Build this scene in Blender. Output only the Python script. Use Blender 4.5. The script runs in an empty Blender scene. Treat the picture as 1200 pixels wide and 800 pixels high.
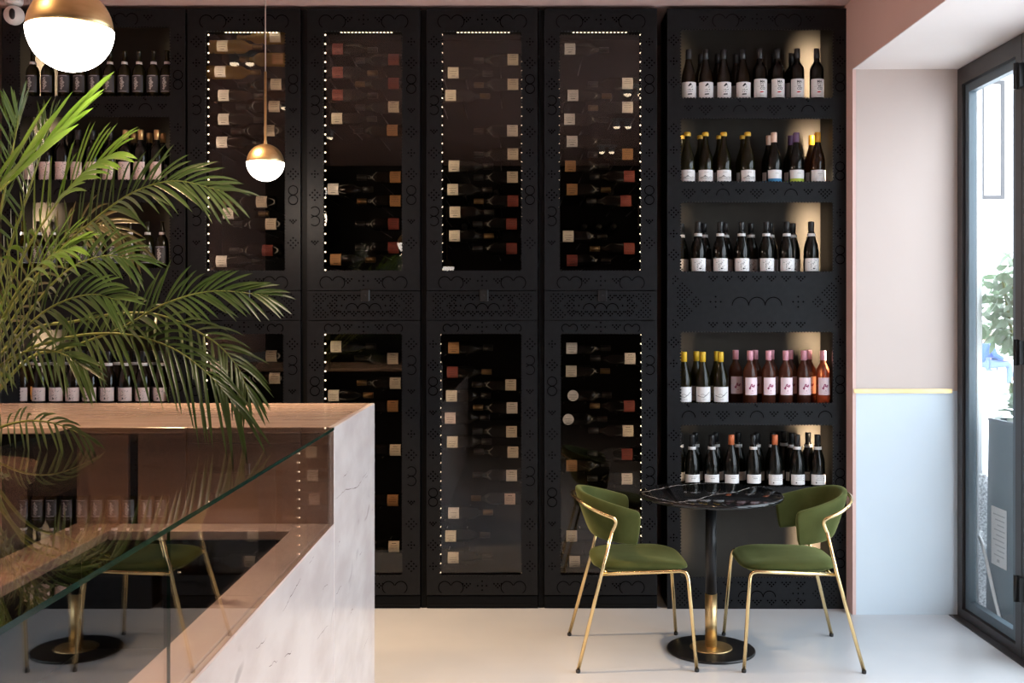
import bpy, math, random
from mathutils import Vector, Matrix
random.seed(7)
PI = math.pi
sc = bpy.context.scene
C = sc.collection
F = 1235.0; VX = 611.0; VY = 369.0; H = 1.6

def P(px, py, d):
    return Vector(((px - VX) / F * d, d, H - (py - VY) / F * d))
def XP(px, d=5.74): return (px - VX) / F * d
def ZP(py, d=5.74): return H - (py - VY) / F * d

# ---------------------------------------------------------------- materials
def new_mat(name):
    m = bpy.data.materials.new(name); m.use_nodes = True
    nt = m.node_tree
    return m, nt, nt.nodes['Principled BSDF']
def pm(name, col, rough=.5, metal=0., spec=.5, emit=None, es=0., coat=0.):
    m, nt, b = new_mat(name)
    b.inputs['Base Color'].default_value = (*col, 1)
    b.inputs['Roughness'].default_value = rough
    b.inputs['Metallic'].default_value = metal
    b.inputs['Specular IOR Level'].default_value = spec
    b.inputs['Coat Weight'].default_value = coat
    if emit:
        b.inputs['Emission Color'].default_value = (*emit, 1)
        b.inputs['Emission Strength'].default_value = es
    return m
def noise_mix(m, nt, b, c1, c2, scale=4., detail=6., lo=.35, hi=.65, stretch=(1, 1, 1), bump=0., dist=0.):
    tc = nt.nodes.new('ShaderNodeTexCoord'); mp = nt.nodes.new('ShaderNodeMapping')
    mp.inputs['Scale'].default_value = stretch
    nz = nt.nodes.new('ShaderNodeTexNoise'); nz.inputs['Scale'].default_value = scale
    nz.inputs['Detail'].default_value = detail; nz.inputs['Distortion'].default_value = dist
    cr = nt.nodes.new('ShaderNodeValToRGB')
    cr.color_ramp.elements[0].position = lo; cr.color_ramp.elements[1].position = hi
    cr.color_ramp.elements[0].color = (*c1, 1); cr.color_ramp.elements[1].color = (*c2, 1)
    L = nt.links.new
    L(tc.outputs['Object'], mp.inputs['Vector']); L(mp.outputs[0], nz.inputs['Vector'])
    L(nz.outputs['Fac'], cr.inputs['Fac']); L(cr.outputs['Color'], b.inputs['Base Color'])
    if bump:
        bp = nt.nodes.new('ShaderNodeBump'); bp.inputs['Strength'].default_value = bump
        L(nz.outputs['Fac'], bp.inputs['Height']); L(bp.outputs[0], b.inputs['Normal'])
    return cr, mp, nz
def nm(name, c1, c2, rough=.5, spec=.5, **k):
    m, nt, b = new_mat(name)
    b.inputs['Roughness'].default_value = rough; b.inputs['Specular IOR Level'].default_value = spec
    noise_mix(m, nt, b, c1, c2, **k)
    return m
def marble(name, base, base2, vein, rough, vscale, vwidth, stretch=(1, 1, 1), cloud=3., grain=(1, 1, 1)):
    m, nt, b = new_mat(name); L = nt.links.new
    b.inputs['Roughness'].default_value = rough
    cr, mp, nz = noise_mix(m, nt, b, base, base2, scale=cloud, detail=8, stretch=grain)
    tc = nt.nodes.new('ShaderNodeTexCoord'); m2 = nt.nodes.new('ShaderNodeMapping')
    m2.inputs['Scale'].default_value = stretch; m2.inputs['Rotation'].default_value = (.5, .35, .3)
    n2 = nt.nodes.new('ShaderNodeTexWave'); n2.inputs['Scale'].default_value = vscale; n2.bands_direction = 'DIAGONAL'
    n2.inputs['Detail'].default_value = 5; n2.inputs['Distortion'].default_value = 9; n2.inputs['Detail Scale'].default_value = .9
    n2.inputs['Detail Roughness'].default_value = .62
    mr = nt.nodes.new('ShaderNodeMapRange'); mr.inputs['From Min'].default_value = 1 - vwidth
    n3 = nt.nodes.new('ShaderNodeTexNoise'); n3.inputs['Scale'].default_value = 3.
    mr3 = nt.nodes.new('ShaderNodeMapRange'); mr3.inputs['From Min'].default_value = .45; mr3.inputs['From Max'].default_value = .65
    mu = nt.nodes.new('ShaderNodeMath'); mu.operation = 'MULTIPLY'
    mx = nt.nodes.new('ShaderNodeMix'); mx.data_type = 'RGBA'
    mx.inputs['B'].default_value = (*vein, 1)
    L(tc.outputs['Object'], m2.inputs['Vector']); L(m2.outputs[0], n2.inputs['Vector']); L(tc.outputs['Object'], n3.inputs['Vector'])
    L(n2.outputs['Fac'], mr.inputs['Value'])
    L(n3.outputs['Fac'], mr3.inputs['Value']); L(mr.outputs[0], mu.inputs[0]); L(mr3.outputs[0], mu.inputs[1])
    L(mu.outputs[0], mx.inputs['Factor']); L(cr.outputs['Color'], mx.inputs['A']); L(mx.outputs['Result'], b.inputs['Base Color'])
    return m
def thin_glass(name, tint, ior=1.5, boost=1.0, rough=0.):
    m = bpy.data.materials.new(name); m.use_nodes = True; nt = m.node_tree
    nt.nodes.remove(nt.nodes['Principled BSDF']); out = nt.nodes['Material Output']; L = nt.links.new
    t = nt.nodes.new('ShaderNodeBsdfTransparent'); t.inputs['Color'].default_value = (*tint, 1)
    g = nt.nodes.new('ShaderNodeBsdfGlossy'); g.inputs['Roughness'].default_value = rough
    f = nt.nodes.new('ShaderNodeFresnel'); f.inputs['IOR'].default_value = ior
    # same reflectance on entering and leaving faces
    geo = nt.nodes.new('ShaderNodeNewGeometry'); mi = nt.nodes.new('ShaderNodeMix'); mi.data_type = 'FLOAT'
    mi.inputs['A'].default_value = ior; mi.inputs['B'].default_value = 1 / ior
    L(geo.outputs['Backfacing'], mi.inputs['Factor'])
    mu = nt.nodes.new('ShaderNodeMath'); mu.operation = 'MULTIPLY'; mu.inputs[1].default_value = boost; mu.use_clamp = True
    x = nt.nodes.new('ShaderNodeMixShader')
    inv = nt.nodes.new('ShaderNodeMath'); inv.operation = 'MULTIPLY'
    L(mi.outputs['Result'], f.inputs['IOR'])
    L(f.outputs[0], mu.inputs[0]); L(mu.outputs[0], x.inputs[0]); L(t.outputs[0], x.inputs[1]); L(g.outputs[0], x.inputs[2])
    L(x.outputs[0], out.inputs['Surface'])
    return m
def bottle_glass(name, dark, trans, transp=.0):
    m = bpy.data.materials.new(name); m.use_nodes = True; nt = m.node_tree; L = nt.links.new
    b = nt.nodes['Principled BSDF']; out = nt.nodes['Material Output']
    b.inputs['Base Color'].default_value = (*dark, 1); b.inputs['Roughness'].default_value = .06
    b.inputs['Specular IOR Level'].default_value = .38
    t = nt.nodes.new('ShaderNodeBsdfTranslucent'); t.inputs['Color'].default_value = (*trans, 1)
    a = nt.nodes.new('ShaderNodeAddShader'); L(b.outputs[0], a.inputs[0]); L(t.outputs[0], a.inputs[1])
    if transp:
        tr = nt.nodes.new('ShaderNodeBsdfTransparent'); tr.inputs['Color'].default_value = (*[min(1, c * 2.2) for c in trans], 1)
        x = nt.nodes.new('ShaderNodeMixShader'); x.inputs[0].default_value = transp
        L(a.outputs[0], x.inputs[1]); L(tr.outputs[0], x.inputs[2]); L(x.outputs[0], out.inputs['Surface'])
    else:
        L(a.outputs[0], out.inputs['Surface'])
    return m
def emit_mat(name, col, s):
    m = pm(name, (.8, .8, .8), .5, emit=col, es=s)
    return m

M = {}
M['floor'] = nm('resin floor', (.52, .545, .58), (.57, .59, .615), rough=.22, scale=1.6, detail=5)
M['ceiling'] = nm('pink ceiling paint', (.62, .43, .40), (.65, .46, .42), rough=.8, scale=3.)
M['pink'] = nm('pink wall paint', (.78, .55, .50), (.81, .58, .53), rough=.75, scale=2.)
M['soffit'] = nm('bounce lit soffit plaster', (.84, .76, .73), (.86, .78, .75), rough=.8, scale=2.)  # bounce light worked into the colour, lighter than the wall plaster
M['palepink'] = nm('pale pink plaster', (.64, .54, .495), (.66, .56, .515), rough=.75, scale=2.)
M['grey'] = nm('pale grey wall paint', (.66, .755, .84), (.69, .785, .86), rough=.7, scale=2.)
M['dark_room'] = nm('blackened rear room', (.012, .011, .011), (.02, .018, .017), rough=.7, scale=3., stretch=(1, 1, .2))  # unseen rear surfaces blackened so the cabinet glass mirrors darkness
M['panel'] = nm('black powder coated steel', (.0085, .0088, .0100), (.0105, .0108, .0122), rough=.5, scale=30., spec=.16)
M['hole'] = pm('painted hole shade', (.001, .001, .0012), .9, spec=.0)  # flat black marks standing for the shade inside perforations
M['carcass'] = pm('black cabinet lining', (.005, .005, .0055), .6, spec=.12)
M['liner'] = nm('dark taupe shelf backing', (.050, .044, .037), (.058, .051, .043), rough=.7, scale=8., spec=.2)
M['steel'] = pm('dark rack steel', (.05, .05, .05), .35, .9)
M['led'] = emit_mat('warm led', (1., .86, .62), 7.)
M['led_soft'] = emit_mat('warm led dimmer', (1., .82, .56), 4.)
M['fridge_glass'] = thin_glass('tinted cabinet glass', (.74, .70, .67), 1.5, 1.25)
M['case_glass'] = thin_glass('display glass', (.92, .875, .85), 1.52, 1.1)
M['door_glass'] = thin_glass('door glass', (.97, .985, .98), 1.45, .8)
M['glass_edge'] = pm('green glass edge', (.002, .026, .019), .12, spec=.5)
M['marble'] = marble('rose white marble', (.68, .605, .59), (.80, .745, .73), (.30, .24, .24), .2, .8, .010, stretch=(1., .55, -1.2), cloud=7., grain=(1, .45, 1))
M['marble_top'] = marble('warm lit banded marble', (.50, .365, .30), (.60, .46, .385), (.36, .23, .18), .14, .8, .01, stretch=(.4, 3., 3.), cloud=4., grain=(.6, 9., 4.))  # same stone with warm lamp light and shade mixed into its colour
M['well'] = nm('dark display deck', (.016, .013, .012), (.024, .019, .017), rough=.35, scale=4.)
M['black_marble'] = nm('black marble', (.006, .006, .007), (.013, .013, .014), rough=.07, scale=5., detail=6)
M['vein'] = nm('white marble vein', (.50, .48, .46), (.80, .78, .75), rough=.1, scale=30.)
M['black'] = pm('satin black metal', (.01, .01, .011), .35, .2)
M['brass'] = nm('brushed brass', (.74, .52, .25), (.82, .60, .31), rough=.38, scale=20., stretch=(1, 1, 4))
M['brass'].node_tree.nodes['Principled BSDF'].inputs['Metallic'].default_value = 1
M['gold'] = nm('polished gold tube', (.86, .63, .30), (.90, .68, .35), rough=.2, scale=20.)
M['gold'].node_tree.nodes['Principled BSDF'].inputs['Metallic'].default_value = 1
M['velvet'] = nm('green velvet', (.043, .053, .012), (.076, .088, .026), rough=.85, spec=.15, scale=7., detail=4, lo=.3, hi=.7)
vb = M['velvet'].node_tree.nodes['Principled BSDF']
vb.inputs['Sheen Weight'].default_value = .5; vb.inputs['Sheen Roughness'].default_value = .35
vb.inputs['Sheen Tint'].default_value = (.55, .6, .25, 1)
M['opal'] = emit_mat('lit opal glass', (1., .93, .84), 9.)
M['cord'] = pm('pale braided cord', (.62, .52, .46), .7)
M['rubber'] = pm('black rubber', (.01, .01, .01), .7)
M['door_frame'] = nm('dark bronze door frame', (.030, .026, .026), (.038, .032, .031), rough=.42, scale=8.)
M['slate'] = pm('blue grey aluminium', (.09, .125, .15), .4)
M['white'] = pm('white enamel', (.8, .8, .8), .35)
M['paper'] = pm('white label paper', (.80, .78, .77), .6)
M['cream'] = pm('cream label paper', (.72, .66, .56), .6)
M['pinkpaper'] = pm('blush label paper', (.72, .60, .58), .6)
M['rosepaper'] = pm('rose label paper', (.83, .66, .70), .6)
M['redpaper'] = pm('red label paper', (.20, .04, .032), .6)
M['orangepaper'] = pm('ochre label paper', (.36, .19, .08), .6)
M['greypaper'] = pm('charcoal label paper', (.055, .055, .06), .5)
M['silver'] = pm('silver print', (.42, .42, .42), .45)
M['ink'] = pm('black print', (.015, .015, .018), .6)
M['redink'] = pm('red print', (.55, .02, .03), .6)
M['magenta'] = pm('magenta print', (.30, .02, .10), .6)
M['blueink'] = pm('blue print', (.03, .22, .45), .6)
M['greenink'] = pm('lime print', (.40, .52, .05), .6)
M['g_dark'] = bottle_glass('black green bottle glass', (.003, .0035, .003), (.022, .015, .003))
M['g_brown'] = bottle_glass('brown bottle glass', (.005, .0035, .002), (.05, .025, .004))
M['g_olive'] = bottle_glass('olive bottle glass', (.006, .006, .002), (.055, .042, .005))
M['g_rose'] = bottle_glass('rose wine glass', (.065, .022, .014), (.17, .08, .042), .25)
M['g_gold'] = bottle_glass('golden wine glass', (.10, .07, .02), (.45, .30, .06), .2)
M['g_lay'] = pm('unlit bottle glass', (.003, .003, .0025), .1, spec=.3)  # lying bottles' glass darkened in colour for the dim cabinet interior
M['c_lay'] = pm('dimmed capsule', (.006, .006, .006), .35)  # capsule colour lowered to carry the cabinet's dimness
M['c_dim'] = pm('dimmed gold foil', (.14, .09, .04), .4, .6)  # gold foil with the cabinet's shade put into its colour
M['c_black'] = pm('black capsule', (.012, .012, .014), .3)
M['c_yellow'] = pm('yellow capsule', (.78, .48, .03), .4)
M['c_wax'] = pm('yellow wax', (.72, .42, .04), .35)
M['c_peach'] = pm('peach capsule', (.75, .50, .38), .35)
M['c_purple'] = pm('purple capsule', (.13, .06, .15), .35)
M['c_amber'] = pm('amber capsule', (.72, .33, .02), .35)
M['c_pink'] = pm('pink capsule', (.74, .34, .41), .35)
M['c_orange'] = pm('orange red capsule', (.62, .16, .06), .35)
M['c_gold'] = pm('gold foil', (.62, .42, .20), .3, .8)
M['neckband'] = pm('white neck band', (.75, .73, .72), .5)
M['soil'] = nm('potting soil', (.02, .014, .01), (.05, .035, .025), rough=.95, scale=60.)
M['terracotta'] = nm('dusky clay pot', (.42, .30, .24), (.50, .37, .30), rough=.7, scale=12.)
M['granite'] = nm('speckled granite', (.26, .25, .25), (.78, .76, .76), rough=.8, scale=90., detail=3, lo=.35, hi=.6)
M['facade'] = nm('white street facade', (.78, .78, .78), (.84, .83, .83), rough=.9, scale=1.)
M['pavement'] = nm('pale pavement', (.72, .72, .72), (.80, .79, .78), rough=.9, scale=2.)
M['street_frame'] = pm('grey window frame', (.06, .06, .065), .6)
M['skin'] = pm('skin', (.55, .34, .26), .6)
M['jacket'] = pm('blue jacket', (.06, .12, .45), .8)
M['jeans'] = pm('grey blue jeans', (.14, .20, .34), .85)
M['hair'] = pm('dark hair', (.03, .02, .015), .7)

def leaf_mat(name, c1, c2, tr):
    m, nt, b = new_mat(name)
    b.inputs['Roughness'].default_value = .3
    cr, mp, nz = noise_mix(m, nt, b, c1, c2, scale=6., detail=3)
    t = nt.nodes.new('ShaderNodeBsdfTranslucent'); t.inputs['Color'].default_value = (*tr, 1)
    a = nt.nodes.new('ShaderNodeAddShader'); out = nt.nodes['Material Output']
    nt.links.new(b.outputs[0], a.inputs[0]); nt.links.new(t.outputs[0], a.inputs[1]); nt.links.new(a.outputs[0], out.inputs['Surface'])
    return m
M['leaf'] = leaf_mat('palm leaf', (.020, .042, .009), (.044, .073, .018), (.018, .032, .005))
M['leaf_lit'] = leaf_mat('lamp lit palm leaf', (.048, .095, .009), (.080, .135, .016), (.032, .055, .005))  # palm leaf brightened in colour, as if lit by the nearby pendant
M['leaf_dry'] = leaf_mat('drying palm leaf', (.05, .055, .018), (.11, .09, .035), (.03, .03, .01))
M['stem'] = nm('palm stem', (.16, .20, .04), (.24, .26, .07), rough=.5, scale=15.)
M['shrub'] = leaf_mat('grey green shrub leaf', (.13, .19, .13), (.24, .30, .22), (.06, .09, .05))

# ---------------------------------------------------------------- mesh builder
class MB:
    def __init__(s): s.v = []; s.f = []; s.m = []; s.sm = []
    def add(s, vs, fs, mi=0, smooth=False):
        o = len(s.v); s.v += [tuple(v) for v in vs]
        for f in fs:
            s.f.append([i + o for i in f]); s.m.append(mi); s.sm.append(smooth)
    def box(s, x0, x1, y0, y1, z0, z1, mi=0):
        v = [(x, y, z) for x in (x0, x1) for y in (y0, y1) for z in (z0, z1)]
        s.add(v, [(0, 1, 3, 2), (4, 6, 7, 5), (0, 4, 5, 1), (2, 3, 7, 6), (0, 2, 6, 4), (1, 5, 7, 3)], mi)
    def bbox(s, x0, x1, y0, y1, z0, z1, r, mi=0):
        # box with chamfered vertical and horizontal edges (two-step)
        n = []
        for z, q in ((z0, r), (z0 + r, 0), (z1 - r, 0), (z1, r)):
            n.append([(x0 + q + r, y0 + q, z), (x1 - q - r, y0 + q, z), (x1 - q, y0 + q + r, z), (x1 - q, y1 - q - r, z),
                      (x1 - q - r, y1 - q, z), (x0 + q + r, y1 - q, z), (x0 + q, y1 - q - r, z), (x0 + q, y0 + q + r, z)])
        s.loft(n, mi, False)
    def loft(s, rings, mi=0, smooth=True, cap=True, closed=True):
        n = len(rings[0]); vs = [p for r in rings for p in r]; fs = []
        for i in range(len(rings) - 1):
            for j in range(n if closed else n - 1):
                k = (j + 1) % n
                fs.append((i * n + j, i * n + k, (i + 1) * n + k, (i + 1) * n + j))
        if cap and closed:
            fs.append(tuple(reversed(range(n)))); fs.append(tuple(range((len(rings) - 1) * n, len(rings) * n)))
        s.add(vs, fs, mi, smooth)
    def lathe(s, prof, n=24, mi=0, c=(0, 0, 0), smooth=True, cap=True, a0=0., a1=2 * PI):
        full = abs(a1 - a0 - 2 * PI) < 1e-6
        rings = []
        k = n if full else n + 1
        for r, z in prof:
            rings.append([(c[0] + r * math.cos(a0 + (a1 - a0) * j / n), c[1] + r * math.sin(a0 + (a1 - a0) * j / n), c[2] + z) for j in range(k)])
        s.loft(rings, mi, smooth, cap and full, full)
    def tube(s, pts, r, n=10, mi=0, cap=True):
        pts = [Vector(p) for p in pts]; rings = []; up = None
        rr = r if isinstance(r, (list, tuple)) else [r] * len(pts)
        for i, p in enumerate(pts):
            t = (pts[min(i + 1, len(pts) - 1)] - pts[max(i - 1, 0)]).normalized()
            if up is None:
                a = Vector((0, 0, 1)) if abs(t.z) < .9 else Vector((0, 1, 0))
                up = (a - t * a.dot(t)).normalized()
            else:
                up = (up - t * up.dot(t)).normalized()
            s_ = t.cross(up)
            rings.append([p + (up * math.cos(2 * PI * j / n) + s_ * math.sin(2 * PI * j / n)) * rr[i] for j in range(n)])
        s.loft(rings, mi, True, cap)
    def poly(s, pts, mi=0): s.add(pts, [tuple(range(len(pts)))], mi)
    def build(s, name, mats, parent=None):
        me = s.mesh(name, mats)
        return link(name, me, parent)
    def mesh(s, name, mats):
        me = bpy.data.meshes.new(name); me.from_pydata(s.v, [], s.f); me.update()
        for m in (mats if isinstance(mats, (list, tuple)) else [mats]): me.materials.append(m)
        me.polygons.foreach_set('material_index', s.m); me.polygons.foreach_set('use_smooth', s.sm)
        import bmesh
        bm = bmesh.new(); bm.from_mesh(me); bmesh.ops.recalc_face_normals(bm, faces=bm.faces); bm.to_mesh(me); bm.free()
        return me
def link(name, data, parent=None):
    o = bpy.data.objects.new(name, data); C.objects.link(o)
    if parent: o.parent = parent
    return o
def empty(name, loc=(0, 0, 0), rz=0):
    o = bpy.data.objects.new(name, None); C.objects.link(o); o.location = loc; o.rotation_euler = (0, 0, rz); o.empty_display_size = .1
    return o
def tag(o, label, cat, group=None, kind=None):
    if not 4 <= len(label.split()) <= 16: print('LONGLABEL', len(label.split()), label)
    o['label'] = label; o['category'] = cat
    if group: o['group'] = group
    if kind: o['kind'] = kind
    return o
def struct(mb, name, mats):
    o = mb.build(name, mats); o['kind'] = 'structure'; return o
def catmull(pts, n=8):
    pts = [Vector(p) for p in pts]; out = []
    q = [pts[0] * 2 - pts[1]] + pts + [pts[-1] * 2 - pts[-2]]
    for i in range(1, len(q) - 2):
        for k in range(n):
            t = k / n; a, b, c, d = q[i - 1], q[i], q[i + 1], q[i + 2]
            out.append(.5 * ((2 * b) + (c - a) * t + (2 * a - 5 * b + 4 * c - d) * t * t + (3 * b - a - 3 * c + d) * t ** 3))
    out.append(pts[-1]); return out
_txt = {}
def text_geo(t):
    if t in _txt: return _txt[t]
    cu = bpy.data.curves.new('t', 'FONT'); cu.body = t; cu.size = 1; cu.align_x = 'CENTER'; cu.align_y = 'CENTER'; cu.resolution_u = 3; cu.offset = .025
    o = bpy.data.objects.new('t', cu); C.objects.link(o)
    dg = bpy.context.evaluated_depsgraph_get(); e = o.evaluated_get(dg); me = e.to_mesh()
    r = ([tuple(v.co) for v in me.vertices], [tuple(p.vertices) for p in me.polygons])
    e.to_mesh_clear(); bpy.data.objects.remove(o); bpy.data.curves.remove(cu)
    _txt[t] = r; return r
ORD = ['first', 'second', 'third', 'fourth', 'fifth', 'sixth', 'seventh', 'eighth', 'ninth', 'tenth', 'eleventh', 'twelfth', 'thirteenth', 'fourteenth']

# ---------------------------------------------------------------- setting
XL, XB, XD = -2.90, 1.77, 2.33
YB, YE, YR = 6.60, 5.63, -4.5
ZC, ZS = 3.29, 2.912
b = MB(); b.box(XL - .2, 2.42, YR, YB + .1, -.15, 0); struct(b, 'floor', M['floor'])
b = MB(); b.box(XL - .2, XB, -.4, YB + .1, ZC, ZC + .1); struct(b, 'ceiling', M['ceiling'])
b = MB(); b.box(XL - .2, 2.42, YR, -.4, ZC - .02, ZC + .1); struct(b, 'ceiling_rear', M['dark_room'])
b = MB(); b.box(XL - .2, 2.42, YB, YB + .1, 0, ZC); struct(b, 'wall_back', M['pink'])
b = MB(); b.box(XL - .1, XL, -.4, YB, 1.19, ZC); b.box(XL - .1, XL, -.4, YB, 0, 1.19, 1); struct(b, 'wall_left', [M['pink'], M['grey']])
b = MB(); b.box(XL - .2, 2.42, YR - .1, YR, 0, ZC); b.box(XL - .1, XL, YR, -.4, 0, ZC); struct(b, 'wall_front', M['dark_room'])
# beam over the window niche: darker pink side, underside brightened for missing bounce light
b = MB(); b.box(XB, 2.42, YR, YB, ZS + .004, ZC + .1); b.box(XB + .001, 2.42, YR, YE, ZS, ZS + .004, 1)
struct(b, 'beam_right', [M['pink'], M['soffit']])
# end wall of the niche: pale pink above, pale grey below, brass strip between
zt = ZP(458, YE)
b = MB(); b.box(XB + .018, 2.42, YE, YB, zt, ZS + .004); b.box(XB + .018, 2.42, YE, YB, 0, zt, 1); b.box(XB, XB + .018, YE + .001, YB, 0, ZS + .004, 2)
struct(b, 'wall_right', [M['palepink'], M['grey'], M['pink']])
b = MB(); b.box(XB + .005, XD - .03, YE - .006, YE, zt - .011, zt + .011); struct(b, 'trim_1', M['brass'])
b = MB(); b.box(XL - .2, XL + .02, YR, YB, 0, .01); b.box(XD - .05, XD + .02, -1.6, YE - .01, -.002, .004); struct(b, 'trim_2', M['door_frame'])
# solid stretch of street wall behind the camera
b = MB(); b.box(XD, 2.42, YR, 2.395, 0, ZS); struct(b, 'wall_street', M['pink'])

def glazed(name, y0, y1, label, seen):
    """a full-height framed glazed leaf in the plane X = XD between depths y0 < y1"""
    r = empty(name, (XD, y1, 0)); r['kind'] = 'structure'
    z1 = ZS - .005; x0, x1 = -.005, .06
    def Y(y): return y - y1
    m = MB()
    m.box(x0, x1, Y(y0), Y(y0) + .06, 0, z1); m.box(x0, x1, -.055, 0, 0, z1)
    m.box(x0, x1, Y(y0) + .06, -.055, 0, .05); m.box(x0, x1, Y(y0) + .06, -.055, z1 - .09, z1)
    m.build('outer_frame', M['door_frame'], r)
    m = MB(); a0, a1 = Y(y0) + .065, -.06
    m.box(.012, .05, a0, a0 + .055, .054, z1 - .095); m.box(.012, .05, a1 - .045, a1, .054, z1 - .095)
    m.box(.012, .05, a0 + .055, a1 - .045, .054, .10); m.box(.012, .05, a0 + .055, a1 - .045, z1 - .14, z1 - .095)
    s = m.build('sash', M['slate'], r)
    m = MB(); m.box(.028, .034, a0 + .05, a1 - .04, .098, z1 - .138); m.build('glass_pane', M['door_glass'], s)
    if seen:
        m = MB()
        for z in (ZP(95, 5.0), ZP(412, 4.98), .33):
            m.box(-.03, -.004, Y(y0) - .035, Y(y0) + .03, z - .055, z + .055)
            m.lathe([(.012, -.06), (.012, .06)], 10, 0, (-.032, Y(y0) - .003, z))
        m.build('hinge', M['black'], r)
    return r
glazed('window_1', 4.90, YE - .012, '', True)
glazed('door_1', 3.65, 4.895, '', False)
glazed('door_2', 2.40, 3.645, '', False)

# ---------------------------------------------------------------- perforated black panels
def dots(mb, cx, cz, lat, y, pitch=.0125, s=.0058, mi=1):
    for i, j in lat:
        x, z = cx + i * pitch, cz + j * pitch
        mb.poly([(x - s, y, z), (x, y, z - s), (x + s, y, z), (x, y, z + s)], mi)
def arc(mb, cx, cz, r, a0, a1, y, w=.0024, mi=1, n=12):
    v = []
    for k in range(n + 1):
        a = math.radians(a0 + (a1 - a0) * k / n)
        v.append((cx + (r - w) * math.cos(a), y, cz + (r - w) * math.sin(a))); v.append((cx + (r + w) * math.cos(a), y, cz + (r + w) * math.sin(a)))
    mb.add(v, [(2 * k, 2 * k + 1, 2 * k + 3, 2 * k + 2) for k in range(n)], mi)
def lat(n): return [(i, j) for i in range(-n, n + 1) for j in range(-n, n + 1) if abs(i) + abs(j) <= n and (i + j) % 2 == n % 2]
CHEV = [(-2, 1), (-1, 0), (0, -1), (1, 0), (2, 1), (0, 1)]
CROSS = [(0, 2), (0, -2), (2, 0), (-2, 0), (0, 0)]
def stile_pattern(mb, x0, x1, z0, z1, y, ph=0):
    cx = (x0 + x1) / 2; w = x1 - x0; k = ph; z = z1 - .06; r = min(.026, w * .36)
    while z > z0 + .05:
        t = k % 5
        if t in (0, 2): dots(mb, cx, z, lat(2), y, pitch=min(.0135, w * .18))
        elif t == 1: dots(mb, cx, z, CROSS, y, pitch=.008)
        elif t == 3:
            arc(mb, cx, z + r, r, -140, 140 if ph % 2 == 0 else 320, y); arc(mb, cx, z - r, r, -140, 140 if ph % 2 == 0 else 320, y)
            z -= .03
        else: dots(mb, cx, z, CHEV, y, pitch=.008)
        z -= .115; k += 1
def rail_pattern(mb, x0, x1, z0, z1, y, ph=0):
    cx = (x0 + x1) / 2; cz = (z0 + z1) / 2; h = z1 - z0; r = min(.036, h * .33)
    if ph == 0:
        for dx in (-r, r):
            for side in (-1, 1): arc(mb, cx + side * .17 + dx, cz - r * .3, r, 20 if dx < 0 else -60, 240 if dx < 0 else 160, y)
        dots(mb, cx, cz, CROSS, y, pitch=.012)
        for q in (-.085, .085, -.29, .29):
            if abs(q) < (x1 - x0) / 2 - .03: dots(mb, cx + q, cz, CHEV, y, pitch=.010)
    else:
        n = 9; 
        for k in range(n):
            x = x0 + (k + .5) * (x1 - x0) / n
            t = (k + ph) % 4
            if t == 0: arc(mb, x, cz - r * .55, r, 0, 180, y); dots(mb, x, z1 - .014, [(0, 0), (-1, 1)], y, .008)
            elif t == 2: dots(mb, x, cz, [(a, c) for a, c in lat(3) if c < 2], y, pitch=.011)
            else: dots(mb, x, cz, CHEV, y, pitch=.010)
def band_pattern(mb, x0, x1, z0, z1, y):
    cz = (z0 + z1) / 2; h = z1 - z0; p = .0125
    for side, cx in ((1, x0), (-1, x1)):
        for i in range(0, 16):
            for j in range(-14, 15):
                if (i + j) % 2 or abs(j) * p > h / 2 - .012: continue
                q = i + abs(j)
                if q <= 15 and not (5 <= abs(i - abs(j)) <= 6) : 
                    if (i < 3 and abs(j) > 7) or (2 < q < 13 and i > 1): dots(mb, cx + side * (.012 + i * p), cz + j * p, [(0, 0)], y, s=.005)
    cx = (x0 + x1) / 2; w = x1 - x0; r = min(.045, h * .2)
    for k in (-1, 0, 1): arc(mb, cx + k * 2 * r, cz - .02, r, 0, 180, y)
    for sgn in (-1, 1):
        for k in range(-3, 4):
            x = cx + k * w * .085
            if abs(x - cx) < w / 2 - .2 * w: dots(mb, x, cz + sgn * (h / 2 - .035), [(a, c * 1) for a, c in CHEV], y, pitch=.0105)
    for s_ in (-1, 1): dots(mb, cx + s_ * w * .24, cz, CROSS, y, pitch=.014)
def teeth(mb, x0, x1, z0, z1, y, th, sides='LRTB', p=.0165, r=.0074):
    """scalloped lip around an opening: little half discs pointing into it"""
    def tooth(c, ang):
        pts = []
        for k in range(6):
            a = ang - PI / 2 + PI * k / 5
            pts.append((c[0] + r * math.cos(a), c[1] + r * math.sin(a)))
        f = [(q[0], y, q[1]) for q in pts]; g = [(q[0], y + th, q[1]) for q in pts]; n = 6
        mb.add(f + g, [tuple(range(n)), tuple(reversed(range(n, 2 * n)))] + [(i, i + 1, n + i + 1, n + i) for i in range(n - 1)], 0)
    nx = int((x1 - x0) / p); nz = int((z1 - z0) / p)
    for k in range(nx):
        x = x0 + (k + .5) * (x1 - x0) / nx
        if 'B' in sides: tooth((x, z0), PI / 2)
        if 'T' in sides: tooth((x, z1), -PI / 2)
    for k in range(nz):
        z = z0 + (k + .5) * (z1 - z0) / nz
        if 'L' in sides: tooth((x0, z), 0)
        if 'R' in sides: tooth((x1, z), PI)

YF = 5.74
ZTOP = ZP(10)
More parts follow.
